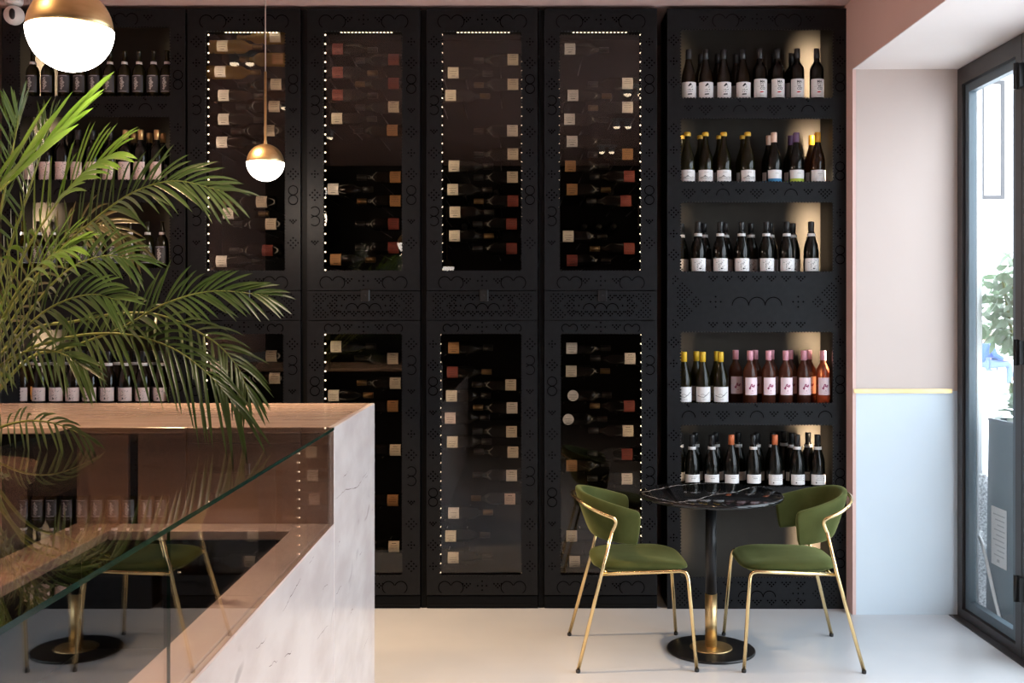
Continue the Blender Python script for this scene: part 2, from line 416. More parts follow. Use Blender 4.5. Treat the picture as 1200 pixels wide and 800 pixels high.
# ---------------------------------------------------------------- open shelf units
def area(name, loc, rot, sx, sy, e, col, spread=PI):
    l = bpy.data.lights.new(name, 'AREA'); l.shape = 'RECTANGLE'; l.size = sx; l.size_y = sy; l.energy = e; l.color = col; l.spread = spread
    o = bpy.data.objects.new(name, l); C.objects.link(o); o.location = loc; o.rotation_euler = rot
    return o
def shelf_unit(label, x0, x1, ox0, ox1, ix0, ix1, rows, strong):
    r = empty('bottle_shelf', ((x0 + x1) / 2, YF, 0)); tag(r, label, 'shelf', 'wall shelving units')
    cx = (x0 + x1) / 2; yb = 6.03
    def X(x): return x - cx
    m = MB()
    m.box(X(ix0 - .015), X(ix0), .012, yb - YF, .0, ZTOP); m.box(X(ix1), X(ix1 + .015), .012, yb - YF, 0, ZTOP)
    m.box(X(ix0 - .015), X(ix1 + .015), .012, yb - YF, ZTOP - .015, ZTOP); m.box(X(ix0), X(ix1), .012, yb - YF, 0, .02)
    m.build('carcass', M['carcass'], r)
    m = MB(); m.box(X(ix0), X(ix1), yb - YF - .012, yb - YF - .001, .02, ZTOP - .015); m.build('back_panel', M['liner'], r)
    m = MB(); yp = -.0006
    m.box(X(x0), X(ox0), 0, .012, .0, ZTOP); m.box(X(ox1), X(x1), 0, .012, 0, ZTOP)
    zs = [(ZP(a), ZP(c)) for a, c in rows]        # (top, bottom) of each opening
    edges = [ZTOP] + [q for t in zs for q in t] + [0.0]
    for k in range(0, len(edges), 2):
        m.box(X(ox0), X(ox1), 0, .012, edges[k + 1], edges[k])
        h = edges[k] - edges[k + 1]
        if h > .25 or k == len(edges) - 2: band_pattern(m, X(ox0) - .05, X(ox1) + .05, edges[k + 1], edges[k], yp)
        else: rail_pattern(m, X(ox0), X(ox1), edges[k + 1], edges[k], yp, 0 if k == 0 else k // 2)
    for za, zb in zs:
        stile_pattern(m, X(x0), X(ox0), zb, za, yp, 0); stile_pattern(m, X(ox1), X(x1), zb, za, yp, 1)
        teeth(m, X(ox0), X(ox1), zb, za, 0, .004)
    m.build('front_panel', [M['panel'], M['hole']], r)
    for i, (za, zb) in enumerate(zs):
        if i < len(zs) - 1:
            m = MB(); m.box(X(ix0), X(ix1), .013, yb - YF - .013, zb - .034, zb - .012); m.build('shelf_board', M['carcass'], r)
        for side, xx in ((-1, ix0), (1, ix1)):
            s = 1. if side == strong else .10
            m = MB()
            n = int((za - zb - .03) / .022)
            for k in range(n):
                z = zb + .02 + k * .022
                m.box(X(xx) - side * .004, X(xx) - side * .0005, .022, .026, z - .003, z + .003)
            if side == -1: m.build('led_strip', M['led_soft'], r)
            a = area('shelf_led', (xx - side * .03, YF + .03, (za + zb) / 2), (PI / 2, 0, side * .12), .012, za - zb - .04, 2.2 * s, (1., .76, .50), math.radians(58))
    return r
rowsR = [(34, 115.5), (138, 213.5), (236, 319), (388, 473), (497, 571), (592, 677)]
shelf_unit('tall black perforated open shelf unit between the glass wine cabinets and the pink wall', XP(782), XP(992), XP(797), XP(977), XP(797) - .05, XP(977) + .006, rowsR, 1)
rowsL = [(31, 113.5), (136, 211.5), (236, 315), (385, 472), (497, 571), (592, 677)]
shelf_unit('tall black perforated open shelf unit behind the palm, left of the wine cabinets', XP(2), XP(217), XP(22), XP(200), XP(22) - .052, XP(200) + .045, rowsL, -1)

# ---------------------------------------------------------------- wine bottles
def wrap_shape(mb, pts, R, zc, s, mi):
    """flat 2-D outline (x, z) laid on the front of a cylinder of radius R, cut into narrow strips so it follows the curve"""
    wrap_poly(mb, [(x * s, zc + z * s) for x, z in pts], R, mi)
def clip_x(pts, xc, keep_right):
    out = []
    for (ax, az), (bx, bz) in zip(pts, pts[1:] + pts[:1]):
        ia = (ax >= xc) == keep_right; ib = (bx >= xc) == keep_right
        if ia: out.append((ax, az))
        if ia != ib:
            t = (xc - ax) / (bx - ax); out.append((xc, az + (bz - az) * t))
    return out
def wrap_poly(mb, pts, R, mi, step=.0035):
    pts = list(pts); k0 = math.floor(min(p[0] for p in pts) / step); k1 = math.ceil(max(p[0] for p in pts) / step)
    for k in range(k0, k1):
        q = clip_x(pts, k * step, True)
        if len(q) >= 3: q = clip_x(q, (k + 1) * step, False)
        if len(q) >= 3: mb.poly([(x, -math.sqrt(max(1e-6, R * R - x * x)), z) for x, z in q], mi)
def wrap_text(mb, t, R, zc, size, mi, cx=0.):
    v, f = text_geo(t); 
    for t3 in f: wrap_poly(mb, [(cx + v[i][0] * size, zc + v[i][1] * size) for i in t3], R, mi)
def wrap_line(mb, pts, R, w, mi):
    for (x0, z0), (x1, z1) in zip(pts[:-1], pts[1:]):
        d = Vector((x1 - x0, z1 - z0)); 
        if d.length < 1e-6: continue
        n = Vector((-d.y, d.x)).normalized() * w
        q = [(x0 + n.x, z0 + n.y), (x1 + n.x, z1 + n.y), (x1 - n.x, z1 - n.y), (x0 - n.x, z0 - n.y)]
        wrap_poly(mb, q, R, mi)
def body_profile(kind):
    if kind == 'burgundy':
        R = .041; p = [(0, .004), (R * .7, .0), (R, .005), (R, .125), (R * .985, .14), (R * .9, .16), (R * .74, .182), (R * .56, .205), (R * .42, .228), (.0148, .25), (.0142, .27), (.0142, .279), (.0158, .280), (.0158, .289), (.0135, .292), (0, .292)]
    elif kind == 'bordeaux':
        R = .038; p = [(0, .004), (R * .7, 0), (R, .005), (R, .178), (R * .98, .187), (R * .86, .2), (R * .62, .213), (R * .45, .223), (.0152, .235), (.0142, .26), (.0142, .284), (.0156, .285), (.0156, .294), (.0135, .297), (0, .297)]
    elif kind == 'rose':
        R = .0375; p = [(0, .004), (R * .7, 0), (R, .005), (R, .17), (R * .98, .185), (R * .86, .203), (R * .64, .219), (R * .45, .231), (.0148, .242), (.0142, .262), (.0142, .286), (.0156, .287), (.0156, .296), (.0135, .299), (0, .299)]
    else:  # slim shouldered oil-style bottle
        R = .036; p = [(0, .004), (R * .7, 0), (R, .005), (R, .15), (R * .97, .165), (R * .82, .182), (R * .55, .196), (R * .40, .206), (.0125, .218), (.0115, .24), (.0115, .268), (.013, .269), (.013, .276), (.011, .278), (0, .278)]
    return R, p
def label_mesh(R, z0, z1, cover, paper, draw=None, extra=()):
    """paper sleeve on the front of the bottle + print"""
    m = MB(); n = 14; Rl = R + .0006
    a0 = -PI / 2 - cover / 2; a1 = -PI / 2 + cover / 2
    m.lathe([(Rl, z0), (Rl, z1)], n, 0, a0=a0, a1=a1, cap=False)
    m.lathe([(R - .0004, z0), (R - .0004, z1)], n, 0, a0=a0, a1=a1, cap=False)
    if draw: draw(m, Rl + .0004)
    return m.mesh('label', [M[paper]] + [M[e] for e in extra])
rl = random.Random(3)
def d_bird(m, R):
    wrap_shape(m, [(-.011, -.002), (-.002, .012), (.006, .016), (.010, .006), (.002, .002), (-.003, -.003)], R, .086, 1, 1)
    wrap_line(m, [(.010, .094), (.013, .084), (.010, .078), (.004, .079)], R, .0009, 1)
    wrap_shape(m, [(.009, -.002), (.014, -.001), (.013, .004)], R, .079, 1, 1)
    for z, xs in ((.066, (-.012, -.004, .004, .011)), (.055, (-.012, -.002, .009))):
        for k, x in enumerate(xs):
            wrap_line(m, [(x, z - .003), (x + .004, z + (.003 if k % 2 else -.001)), (x + .005, z - .002)], R, .0012, 1)
    wrap_shape(m, [(-.013, -.004), (.012, -.002), (.012, .004), (-.011, .003)], R, .041, 1, 1)
def d_maco(m, R):
    wrap_text(m, 'MA', R, .110, .019, 1, .003); wrap_text(m, 'CO', R, .072, .018, 1, .004)
    ring = [(-.004 + .0055 * math.cos(a), .097 + .004 * math.sin(a)) for a in [k * PI / 5 for k in range(9)]]
    wrap_line(m, ring, R, .0010, 1); wrap_line(m, [(.004, .100), (.007, .095), (.011, .101)], R, .0010, 1)
    wrap_line(m, [(-.006, .090), (-.001, .082), (.002, .090)], R, .0014, 1); wrap_line(m, [(.004, .082), (.007, .090), (.011, .082)], R, .0014, 1)
    wrap_line(m, [(-.025, .084), (-.010, .084)], R, .0004, 1); wrap_line(m, [(.012, .078), (.022, .077)], R, .0004, 1)
    wrap_shape(m, [(-.012, -.003), (-.002, -.0045), (.010, -.001), (.012, .001), (.002, .0035), (-.009, .0015)], R, .054, 1, 2)
    wrap_line(m, [(-.012, .036), (.012, .036)], R, .0006, 1)
def d_mount(m, R):
    wrap_line(m, [(-.032, .040), (-.018, .044), (-.008, .052), (.0, .046), (.01, .040), (.022, .045), (.032, .041)], R, .0012, 1)
    wrap_line(m, [(-.03, .036), (-.01, .039), (.012, .033), (.03, .036)], R, .0008, 1)
    wrap_shape(m, [(-.014, .046), (-.008, .053), (-.003, .047)], R, 0, 1, 1)
    wrap_line(m, [(-.012, .070), (.012, .070)], R, .0006, 1)
def d_scatter(m, R):
    for k in range(34):
        x, z = rl.uniform(-.028, .028), rl.uniform(.026, .084)
        if rl.random() < .35 or abs(x) < .016: 
            s = rl.uniform(.0012, .0032); a = rl.random() * 3
            wrap_line(m, [(x - s * math.cos(a), z - s * math.sin(a)), (x + s * math.cos(a), z + s * math.sin(a))], R, .001, 1)
    wrap_shape(m, [(-.004, -.004), (.004, -.004), (.005, .003), (-.004, .004)], R, .034, 1, 1)
def d_wave(m, R):
    wrap_line(m, [(-.034, .056), (-.02, .048), (-.004, .046), (.008, .054), (.02, .066), (.03, .074)], R, .0011, 1)
    wrap_line(m, [(-.02, .060), (-.008, .063), (.004, .056), (.016, .058)], R, .0008, 1)
    wrap_line(m, [(-.01, .034), (.01, .034)], R, .0006, 1)
def d_rose(m, R):
    wrap_line(m, [(-.016, .090), (-.008, .108), (-.004, .118), (.002, .112), (-.004, .104), (.006, .106), (.014, .114), (.012, .104), (.004, .100)], R, .0022, 1)
    wrap_line(m, [(-.018, .096), (-.008, .1), (-.012, .088)], R, .0018, 1)
    wrap_line(m, [(-.004, .078), (.002, .083), (.004, .077)], R, .0009, 1); wrap_line(m, [(-.01, .068), (.01, .068)], R, .0006, 1)
def d_plainband(m, R):
    wrap_line(m, [(-.02, .066), (.02, .066)], R, .0006, 1); wrap_line(m, [(-.012, .058), (.012, .058)], R, .0008, 1)
def d_text(m, R):
    for k, w in enumerate((.022, .016, .02)): wrap_line(m, [(-w, .07 - k * .010), (w * .7, .07 - k * .010)], R, .0007, 1)
    wrap_shape(m, [(-.022, -.003), (-.016, -.003), (-.016, .003), (-.022, .003)], R, .034, 1, 1)
    for k in range(3): wrap_line(m, [(.02, .07 - .012 * k), (.026, .07 - .012 * k)], R, .0012, 1)
def d_colourfoot(m, R):
    m.lathe([(R, .018), (R, .036)], 14, 2, a0=-PI / 2 - 1.25, a1=-PI / 2 + 1.25, cap=False)
    wrap_line(m, [(-.008, .064), (.012, .064)], R, .0006, 1)
def d_faint(m, R):
    wrap_line(m, [(-.012, .062), (.016, .062)], R, .0007, 1); wrap_line(m, [(-.006, .054), (.012, .054)], R, .0004, 1)
def d_figure(m, R):
    wrap_line(m, [(-.024, .134), (.024, .134)], R, .0018, 1); wrap_line(m, [(-.024, .048), (.024, .048)], R, .0012, 1)
    for cx, cz, s in ((0, .118, .0085), (0, .098, .012), (.001, .078, .010), (-.003, .063, .006)):
        wrap_shape(m, [(cx + s * math.cos(a) * (1 + .25 * math.sin(3 * a + cz * 90)), s * math.sin(a)) for a in [k * PI / 5 for k in range(10)]], R, cz, 1, 1)
    for cx, cz, s in ((.003, .118, .0035), (-.004, .097, .0035), (.004, .079, .003)):
        wrap_shape(m, [(cx + s * math.cos(a), s * math.sin(a)) for a in [k * PI / 3 for k in range(6)]], R + .0004, cz, 1, 0)
def d_blush(m, R):
    for k in range(16):
        x, z = rl.uniform(-.026, .026), rl.uniform(.04, .11); wrap_line(m, [(x, z), (x + rl.uniform(-.01, .01), z + rl.uniform(-.014, .014))], R, .0009, 1)
BT = {}
def bottle_type(key, shape, glass, label, cap, band=False, wax=False, phr=''):
    R, prof = body_profile(shape)
    m = MB(); m.lathe(prof, 22, 0)
    body = m.mesh('wine_bottle', M[glass])
    z0, z1, cover, paper, draw, extra = label
    lab = label_mesh(R, z0, z1, cover, paper, draw, extra)
    top = prof[-1][1]
    capm = None
    if cap:
        m = MB()
        if wax: m.lathe([(.0155, top - .020), (.0185, top - .017), (.019, top - .004), (.016, top + .002), (0, top + .003)], 14)
        else:
            zc = top - (.055 if cap != 'c_pink' else .052); m.lathe([(.0162, zc), (.0166, top - .004), (.0155, top + .0008), (0, top + .001)], 16)
        capm = m.mesh('capsule', M[cap])
    bandm = None
    if band:
        zb = top - (.072 if shape != 'oil' else .070)
        # neck band follows the neck radius there
        rr = .0162
        for (ra, za), (rb, zb_) in zip(prof[:-1], prof[1:]):
            if za <= zb <= zb_ and zb_ > za: rr = ra + (rb - ra) * (zb - za) / (zb_ - za)
        m = MB(); m.lathe([(rr + .003, zb - .008), (rr + .0022, zb + .008)], 16); bandm = m.mesh('neck_band', M['neckband'])
    BT[key] = (body, lab, capm, bandm, phr, R)
W = 2.5
bottle_type('bird', 'burgundy', 'g_brown', (.02, .108, W, 'paper', d_bird, ('ink',)), 'c_black', phr='dark bottle with white label bearing black drawing')
bottle_type('maco', 'bordeaux', 'g_dark', (.025, .126, W, 'paper', d_maco, ('ink', 'redink')), 'c_black', phr='dark bottle with white MA lettered label')
bottle_type('wax', 'burgundy', 'g_olive', (.02, .083, W, 'paper', d_mount, ('ink',)), 'c_wax', wax=True, phr='yellow wax topped bottle with white mountain label')
bottle_type('peach', 'burgundy', 'g_dark', (.02, .083, W, 'paper', d_colourfoot, ('ink', 'blueink')), 'c_peach', phr='peach capsuled bottle with white and blue label')
bottle_type('purple', 'burgundy', 'g_dark', (.02, .083, W, 'paper', d_colourfoot, ('ink', 'greenink')), 'c_purple', phr='purple capsuled bottle with white and lime label')
bottle_type('amber', 'burgundy', 'g_brown', (.02, .083, W, 'paper', d_faint, ('ink',)), 'c_amber', phr='amber capsuled bottle with plain white label')
bottle_type('scatter', 'burgundy', 'g_dark', (.02, .090, W, 'paper', d_scatter, ('ink',)), 'c_black', band=True, phr='dark bottle with speckled white label')
bottle_type('yellow', 'burgundy', 'g_olive', (.02, .102, W, 'paper', d_wave, ('ink',)), 'c_yellow', phr='yellow capsuled bottle with wavy white label')
bottle_type('rose', 'rose', 'g_rose', (.058, .153, 2.1, 'rosepaper', d_rose, ('magenta',)), 'c_pink', phr='pink capsuled rose bottle with pink label')
bottle_type('band', 'burgundy', 'g_dark', (.03, .078, W, 'paper', d_plainband, ('ink',)), 'c_black', band=True, phr='dark bottle with narrow white label')
bottle_type('orange', 'burgundy', 'g_dark', (.03, .078, W, 'paper', d_plainband, ('ink',)), 'c_orange', phr='orange capsuled bottle with white label')
bottle_type('printed', 'burgundy', 'g_dark', (.022, .078, W, 'paper', d_text, ('ink',)), 'c_black', band=True, phr='dark bottle with printed white label')
bottle_type('orange_printed', 'burgundy', 'g_dark', (.022, .078, W, 'paper', d_text, ('ink',)), 'c_orange', phr='orange capsuled bottle with printed white label')
bottle_type('figure', 'oil', 'g_olive', (.044, .138, 2.2, 'greypaper', d_figure, ('silver',)), None, band=True, phr='slim dark bottle with charcoal figure label')
bottle_type('blush', 'bordeaux', 'g_dark', (.02, .118, 2.1, 'pinkpaper', d_blush, ('ink',)), 'c_black', phr='dark bottle with blush patterned label')
bottle_type('blushgold', 'bordeaux', 'g_dark', (.02, .118, 2.1, 'pinkpaper', d_blush, ('ink',)), 'c_gold', phr='gold capsuled bottle with blush label')
bottle_type('speckle', 'burgundy', 'g_brown', (.02, .094, W, 'pinkpaper', d_scatter, ('ink',)), 'c_black', band=True, phr='brown bottle with speckled blush label')

def put_bottle(key, x, y, z, label, group, rz=0.):
    body, lab, capm, bandm, phr, R = BT[key]
    o = link('wine_bottle', body); o.location = (x, y, z); o.rotation_euler = (0, 0, rz)
    tag(o, label, 'bottle', group)
    link('label', lab, o)
    if capm: link('capsule', capm, o)
    if bandm: link('neck_band', bandm, o)
    return o
def row(zfascia, items, shelfname, group):
    """items: (key, px, depth)"""
    z = ZP(zfascia) - .012
    fr = sorted([i for i in items if i[2] < 5.85], key=lambda t: t[1]); bk = sorted([i for i in items if i[2] >= 5.85], key=lambda t: t[1])
    for lst, rn in ((fr, 'front'), (bk, 'back')):
        for k, (key, px, d) in enumerate(lst):
            ph = BT[key][4]
            lb = f"{ph}, {ORD[k]} along {rn} row, {shelfname}"
            x = XP(px, d)
            rz = math.atan2(-x, d) * -1 * .3 + random.uniform(-.08, .08)
            put_bottle(key, x, d, z, lb, group, rz)
A, B_ = 5.80, 5.90
row(115.5, [('bird', p, A) for p in (807, 827, 848, 870.6)] + [('maco', p, A) for p in (890.5, 911, 934, 957)] + [('bird', p, B_) for p in (821, 841, 862.6)] + [('maco', p, B_) for p in (907, 927.5)], 'top right shelf', 'bottles on the top right shelf')
row(213.5, [('wax', p, A) for p in (805.5, 826.6, 848, 876)] + [('wax', p, B_) for p in (799.6, 820.6, 843, 870.6)] + [('peach', 907, A), ('peach', 901, B_), ('purple', 933, A), ('purple', 926.5, B_), ('amber', 958, A), ('amber', 951, B_)], 'second right shelf', 'bottles on the second right shelf')
row(319, [('scatter', p, A) for p in (818, 844, 869, 898, 922, 950.5)] + [('scatter', p, B_) for p in (798, 825, 850, 880, 903, 929)], 'third right shelf', 'bottles on the third right shelf')
row(473, [('yellow', p, A) for p in (801.6, 823.6, 844.5)] + [('yellow', p, B_) for p in (796, 816, 840)] + [('rose', p, A) for p in (879, 900.6, 920.7, 942, 964.5)] + [('rose', p, B_) for p in (862, 885, 904, 926, 948)], 'fourth right shelf', 'bottles on the fourth right shelf')
row(571, [('band', 811, A), ('band', 834, A), ('orange', 857, A), ('band', 882.8, A), ('orange_printed', 908, A), ('printed', 934, A), ('printed', 958, A)] + [('band', p, d) for p, d in ((796.7, 5.89), (815, 5.91), (839, 5.91), (865, 5.91), (887, 5.9), (905.5, 5.9), (918.5, 5.967), (928, 5.888), (947, 5.9))], 'fifth right shelf', 'bottles on the fifth right shelf')
row(113.5, [('figure', p, A) for p in (38.5, 56, 76, 94, 112, 129, 146, 163, 180, 196)], 'top left shelf', 'bottles on the top left shelf')
row(211.5, [('blush', p, A) for p in (36, 54.5, 73.5, 91.5, 108.5, 129)] + [('blushgold', p, A) for p in (147, 165, 184)] + [('blushgold', p, B_) for p in (157, 175, 191)] + [('blush', p, B_) for p in (44, 64, 83, 119)], 'second left shelf', 'bottles on the second left shelf')
row(315, [('figure', p, A) for p in (28, 45, 62, 80, 97.6, 115, 134, 152, 173, 190)], 'third left shelf', 'bottles on the third left shelf')
row(472, [('speckle', p, A) for p in (26, 47, 67, 86, 106, 127, 147.6, 168, 189)] + [('speckle', p, B_) for p in (37, 57.5, 76, 96, 117, 137, 158, 179)], 'fourth left shelf', 'bottles on the fourth left shelf')

# ---------------------------------------------------------------- glass fronted wine cabinets
cabs = [  # x0, x1, upper glass x0,x1, lower glass x0,x1, led sides (L,R radius mm), name
    (220, 352, 240, 335, 238, 333, (5, 0), 'leftmost'),
    (360, 492, 378, 472, 378, 472, (5, 0), 'second from left'),
    (500, 630, 517, 612, 515, 612, (4.6, 4.4), 'third from left'),
    (638, 770, 655, 752, 656, 753, (4.4, 4.8), 'rightmost'),
]
labels_px = {
 0: [(260,53,'cream','g_gold'),(322,42,'cream','g_gold'),(257.5,83,'paper','g_gold'),(325,68,'orangepaper','g_gold'),(261.5,111,'paper',0),(323,98,'cream',0),(261.5,139,'paper',0),(315,152.5,'cream',0),(259.5,166,'paper',0),(321,124,'cream',0),(306,236,'cream',0),(267,249.5,'paper',0),(317,262,'cream',0),(313,293,'redpaper',0),(259,306,'paper',0),
     (317.5,417,'cream',0),(252.5,430,'cream',0),(321.5,443,'cream',0)],
 1: [(395.5,56.5,'redpaper',0),(395.5,84,'redpaper',0),(395.5,110.5,'redpaper',0),(394.5,138,'cream',0),(461,69,'redpaper',0),(461,97,'redpaper',0),(461,124.5,'cream',0),(459.5,152,'orangepaper',0),(390,221,'paper',0),(463,207,'orangepaper',0),(463,235,'orangepaper',0),(393,304,'orangepaper',0),(461,262,'redpaper',0),(461,290,'redpaper',0),
     (393.5,406,'cream',0),(460,420,'cream',0),(390.5,463.5,'cream',0),(463,449,'cream',0),(460,476,'orangepaper',0),(463,527.5,'cream',0),(460,586.5,'orangepaper',0),(461.5,641,'cream',0),(392,500,'cream',0),(392,540,'cream',0),(392,580,'cream',0)],
 2: [(601,69,'cream',0),(531,84.5,'cream',0),(601,98,'cream',0),(528,111,'cream',0),(600.5,152.5,'paper',0),(601,180,'cream',0),(532,194,'cream',0),(600.5,207,'cream',0),(530.5,221.5,'cream',0),(533,248,'cream',0),(532.5,276,'cream',0),(599.5,262,'redpaper',0),(599.5,291,'redpaper',0),(601,235,'redpaper',0),
     (531.5,407.5,'orangepaper',0),(530,436,'redpaper',0),(598.5,451,'cream',0),(529,464,'cream',0),(600,478,'paper',0),(527.5,490,'pinkpaper',0),(599.5,506,'cream',0),(530,518,'cream',0),(601,530,'cream',0),(599.5,557.5,'paper',0),(597.5,585,'pinkpaper',0),(531.5,601.5,'paper',0),(528,628.5,'cream',0),(531,654,'cream',0)],
 3: [(668,56.5,'paper',0),(735.5,97,'paper',0),(671.5,111,'paper',0),(735.5,125,'paper',0),(667.5,139,'paper',0),(670.5,165,'paper',0),(735.5,180,'orangepaper',0),(668.5,194,'orangepaper',0),(670.5,221.5,'orangepaper',0),(733.5,235,'redpaper',0),(666,276.5,'cream',0),(670.5,305,'redpaper',0),(737.5,291,'redpaper',0),(737.5,206,'redpaper',0),
     (670,408,'paper',0),(738.5,420,'paper',0),(669.5,435,'cream',0),(671.5,463.5,'round',0),(666,491.5,'round',0),(737.5,476,'redpaper',0),(736,505,'cream',0),(735,532.5,'redpaper',0),(735,561.5,'paper',0),(670,546,'orangepaper',0),(670,628.5,'cream',0),(673.5,658.5,'cream',0)],
}
Rb, lay_prof = body_profile('bordeaux')
_m = MB(); _m.lathe(lay_prof, 18)
lay_body = {g: None for g in ('g_lay', 'g_gold')}
for g in lay_body: lay_body[g] = _m.mesh('wine_bottle', M[g])
lay_lab = {}
for k in ('paper', 'cream', 'redpaper', 'orangepaper', 'pinkpaper', 'round'):
    m = MB(); pp = 'paper' if k == 'round' else k
    if k == 'round':
        R_ = Rb + .0008; n = 16
        for rs in range(4):
            for j in range(n):
                def pt(q, jj):
                    a = 2 * PI * jj / n; x = q * .031 * math.cos(a); return (x, -math.sqrt(R_ * R_ - x * x), .08 + q * .031 * math.sin(a))
                q0, q1 = rs / 4 + 1e-4, (rs + 1) / 4
                m.add([pt(q0, j), pt(q1, j), pt(q1, j + 1), pt(q0, j + 1)], [(0, 1, 2, 3)], 0)
    else:
        m.lathe([(Rb + .0007, .050), (Rb + .0007, .110)], 12, 0, a0=-PI / 2 - .95, a1=-PI / 2 + .95, cap=False)
    for q, w in ((.02, .0012), (.008, .0008), (-.004, .0008)):
        wrap_line(m, [(q, .060 if w < .001 else .068), (q, .10 if w < .001 else .092)], Rb + .0012, w, 1)
    lay_lab[k] = m.mesh('label', [M[pp], M['ink']])
m = MB(); tp = lay_prof[-1][1]; m.lathe([(.0162, tp - .055), (.0166, tp - .004), (.0155, tp + .0008), (0, tp + .001)], 12)
lay_cap = m.mesh('capsule', M['c_lay']); m2 = MB(); m2.lathe([(.0162, tp - .055), (.0166, tp - .004), (.0155, tp + .0008), (0, tp + .001)], 12); lay_cap_gold = m2.mesh('capsule', M['c_dim'])
COLN = {'paper': 'white', 'cream': 'cream', 'redpaper': 'red', 'orangepaper': 'ochre', 'pinkpaper': 'blush', 'round': 'round white'}
DB = 5.90
YBK = 6.36
for ci, (a, c, ga, gc, la, lc, led, pos) in enumerate(cabs):
    x0, x1 = XP(a), XP(c); cx = (x0 + x1) / 2
    r = empty('wine_cabinet', (cx, YF, 0)); tag(r, f'tall black glass-fronted wine cabinet, {pos} of the four between the shelf units', 'cabinet', 'glass fronted wine cabinets')
    def X(px): return XP(px) - cx
    hw = (x1 - x0) / 2
    m = MB()
    m.box(-hw - .004, -hw + .014, .03, YBK - YF, 0, ZTOP); m.box(hw - .014, hw + .004, .03, YBK - YF, 0, ZTOP)
    m.box(-hw + .014, hw - .014, YBK - YF - .012, YBK - YF, 0, ZTOP); m.box(-hw + .014, hw - .014, .03, YBK - YF - .012, ZTOP - .012, ZTOP)
    m.box(-hw + .014, hw - .014, .03, YBK - YF - .012, 0, .03); m.box(-hw + .014, hw - .014, .03, YBK - YF - .012, ZP(360) - .008, ZP(360) + .008)
    m.build('carcass', M['carcass'], r)
    m = MB(); m.box(-hw - (.012 if ci == 0 else .031), -hw - .0045, .022, .05, 0, ZTOP); m.build('post', M['carcass'], r)
    yp = -.0006
    def door(nm_, gx0, gx1, py0, py1, gy0, gy1, ph):
        d = MB(); z1, z0 = ZP(py0), ZP(py1); gz1, gz0 = ZP(gy0), ZP(gy1)
        d.box(-hw, gx0, 0, .028, z0, z1); d.box(gx1, hw, 0, .028, z0, z1); d.box(gx0, gx1, 0, .028, gz1, z1); d.box(gx0, gx1, 0, .028, z0, gz0)
        stile_pattern(d, -hw, gx0, gz0, gz1, yp, 0 + ph); stile_pattern(d, gx1, hw, gz0, gz1, yp, 1 + ph)
        rail_pattern(d, -hw + .04, hw - .04, gz1, z1, yp, 0)
        if gz0 - z0 > .08: rail_pattern(d, -hw + .04, hw - .04, z0, gz0, yp, 0)
        teeth(d, gx0, gx1, gz0, gz1, 0, .004)
        o = d.build(nm_, [M['panel'], M['hole']], r)
        g = MB(); g.box(gx0 - .01, gx1 + .01, .029, .035, gz0 - .01, gz1 + .01); g.build('glass_pane', M['fridge_glass'], o)
        l = MB()
        for side, gx, rad in ((1, gx0, led[0]), (-1, gx1, led[1])):
            if rad < .5: continue
            n = int((gz1 - gz0) / .05); q = rad / 1000
            for k in range(n + 1):
                z = gz0 + .01 + k * (gz1 - gz0 - .02) / n; xx = gx + side * (.006 if ci < 2 else .0015 if rad > 3.5 else -.0005)
                l.lathe([(0, -q), (q * .7, -q * .7), (q, 0), (q * .7, q * .7), (0, q)], 6, 0, (xx, .048, z))
        l.build('led_strip', M['led'], o)
        return o, gz0, gz1
    up, uz0, uz1 = door('upper_door', X(ga), X(gc), 10, 340, 36, 318, 0)
    lo, lz0, lz1 = door('lower_door', X(la), X(lc), 376, 697, 390, 675, 1)
    m = MB(); m.box(-hw, hw, 0, .028, ZP(375), ZP(341)); band_pattern(m, -hw, hw, ZP(375), ZP(341), yp); o = m.build('middle_panel', [M['panel'], M['hole']], r)
    m = MB(); m.bbox(.01 - .024, .01 + .024, -.012, 0, ZP(346) - .032, ZP(346) + .032, .004); lk = m.build('lock', M['black'], o)
    m = MB(); m.lathe([(0, -.001), (.005, -.001), (.005, .001), (0, .001)], 10, 0, (0, 0, 0)); q = m.build('keyhole', M['steel'], lk); q.location = (.01, -.013, ZP(346)); q.rotation_euler = (PI / 2, 0, 0)
    m = MB(); m.box(-hw, hw, .012, .03, 0.0, ZP(699)); m.box(-hw + .01, hw - .01, .004, .012, .012, .022); m.build('plinth', M['carcass'], r)
    # ceiling led bar inside the top
    m = MB()
    for k in range(15):
        xx = X(ga) + .08 + k * (X(gc) - X(ga) - .14) / 15; m.box(xx, xx + .010, .10, .112, ZP(38.5, 5.85), ZP(36.5, 5.85))
    m.build('led_bar', M['led'], r)
    # bottles lying on pegs
    rack = MB()
    lst = labels_px[ci]; counts = {}
    lst = sorted(lst, key=lambda t: t[1])
    for (px, py, pap, g) in lst:
        left = px < (ga + gc) / 2; upper = py < 350
        key = (left, upper); k = counts.get(key, 0); counts[key] = k + 1
        lx = XP(px, DB - Rb); lz = ZP(py, DB - Rb)
        s = 1 if left else -1
        o = link('wine_bottle', lay_body['g_gold' if g else 'g_lay'])
        bx = lx - s * .08
        o.matrix_world = Matrix.Translation((bx, DB, lz)) @ Matrix.Rotation(s * PI / 2, 4, 'Y')
        tag(o, f"bottle with {COLN[pap]} label lying {ORD[k]} down {'left' if left else 'right'} side, {'upper' if upper else 'lower'} door of {pos} cabinet", 'bottle', f'bottles lying in the {pos} cabinet')
        link('label', lay_lab[pap], o)
        link('capsule', lay_cap_gold if (k % 4 == 1 or g) else lay_cap, o)
        for off, rad in ((.03, Rb), (.15, Rb)):
            xx = bx + s * off - cx
            rack.tube([(xx, DB - YF - .034, lz - rad - .0035), (xx, YBK - YF - .012, lz - rad - .0035)], .003, 6)
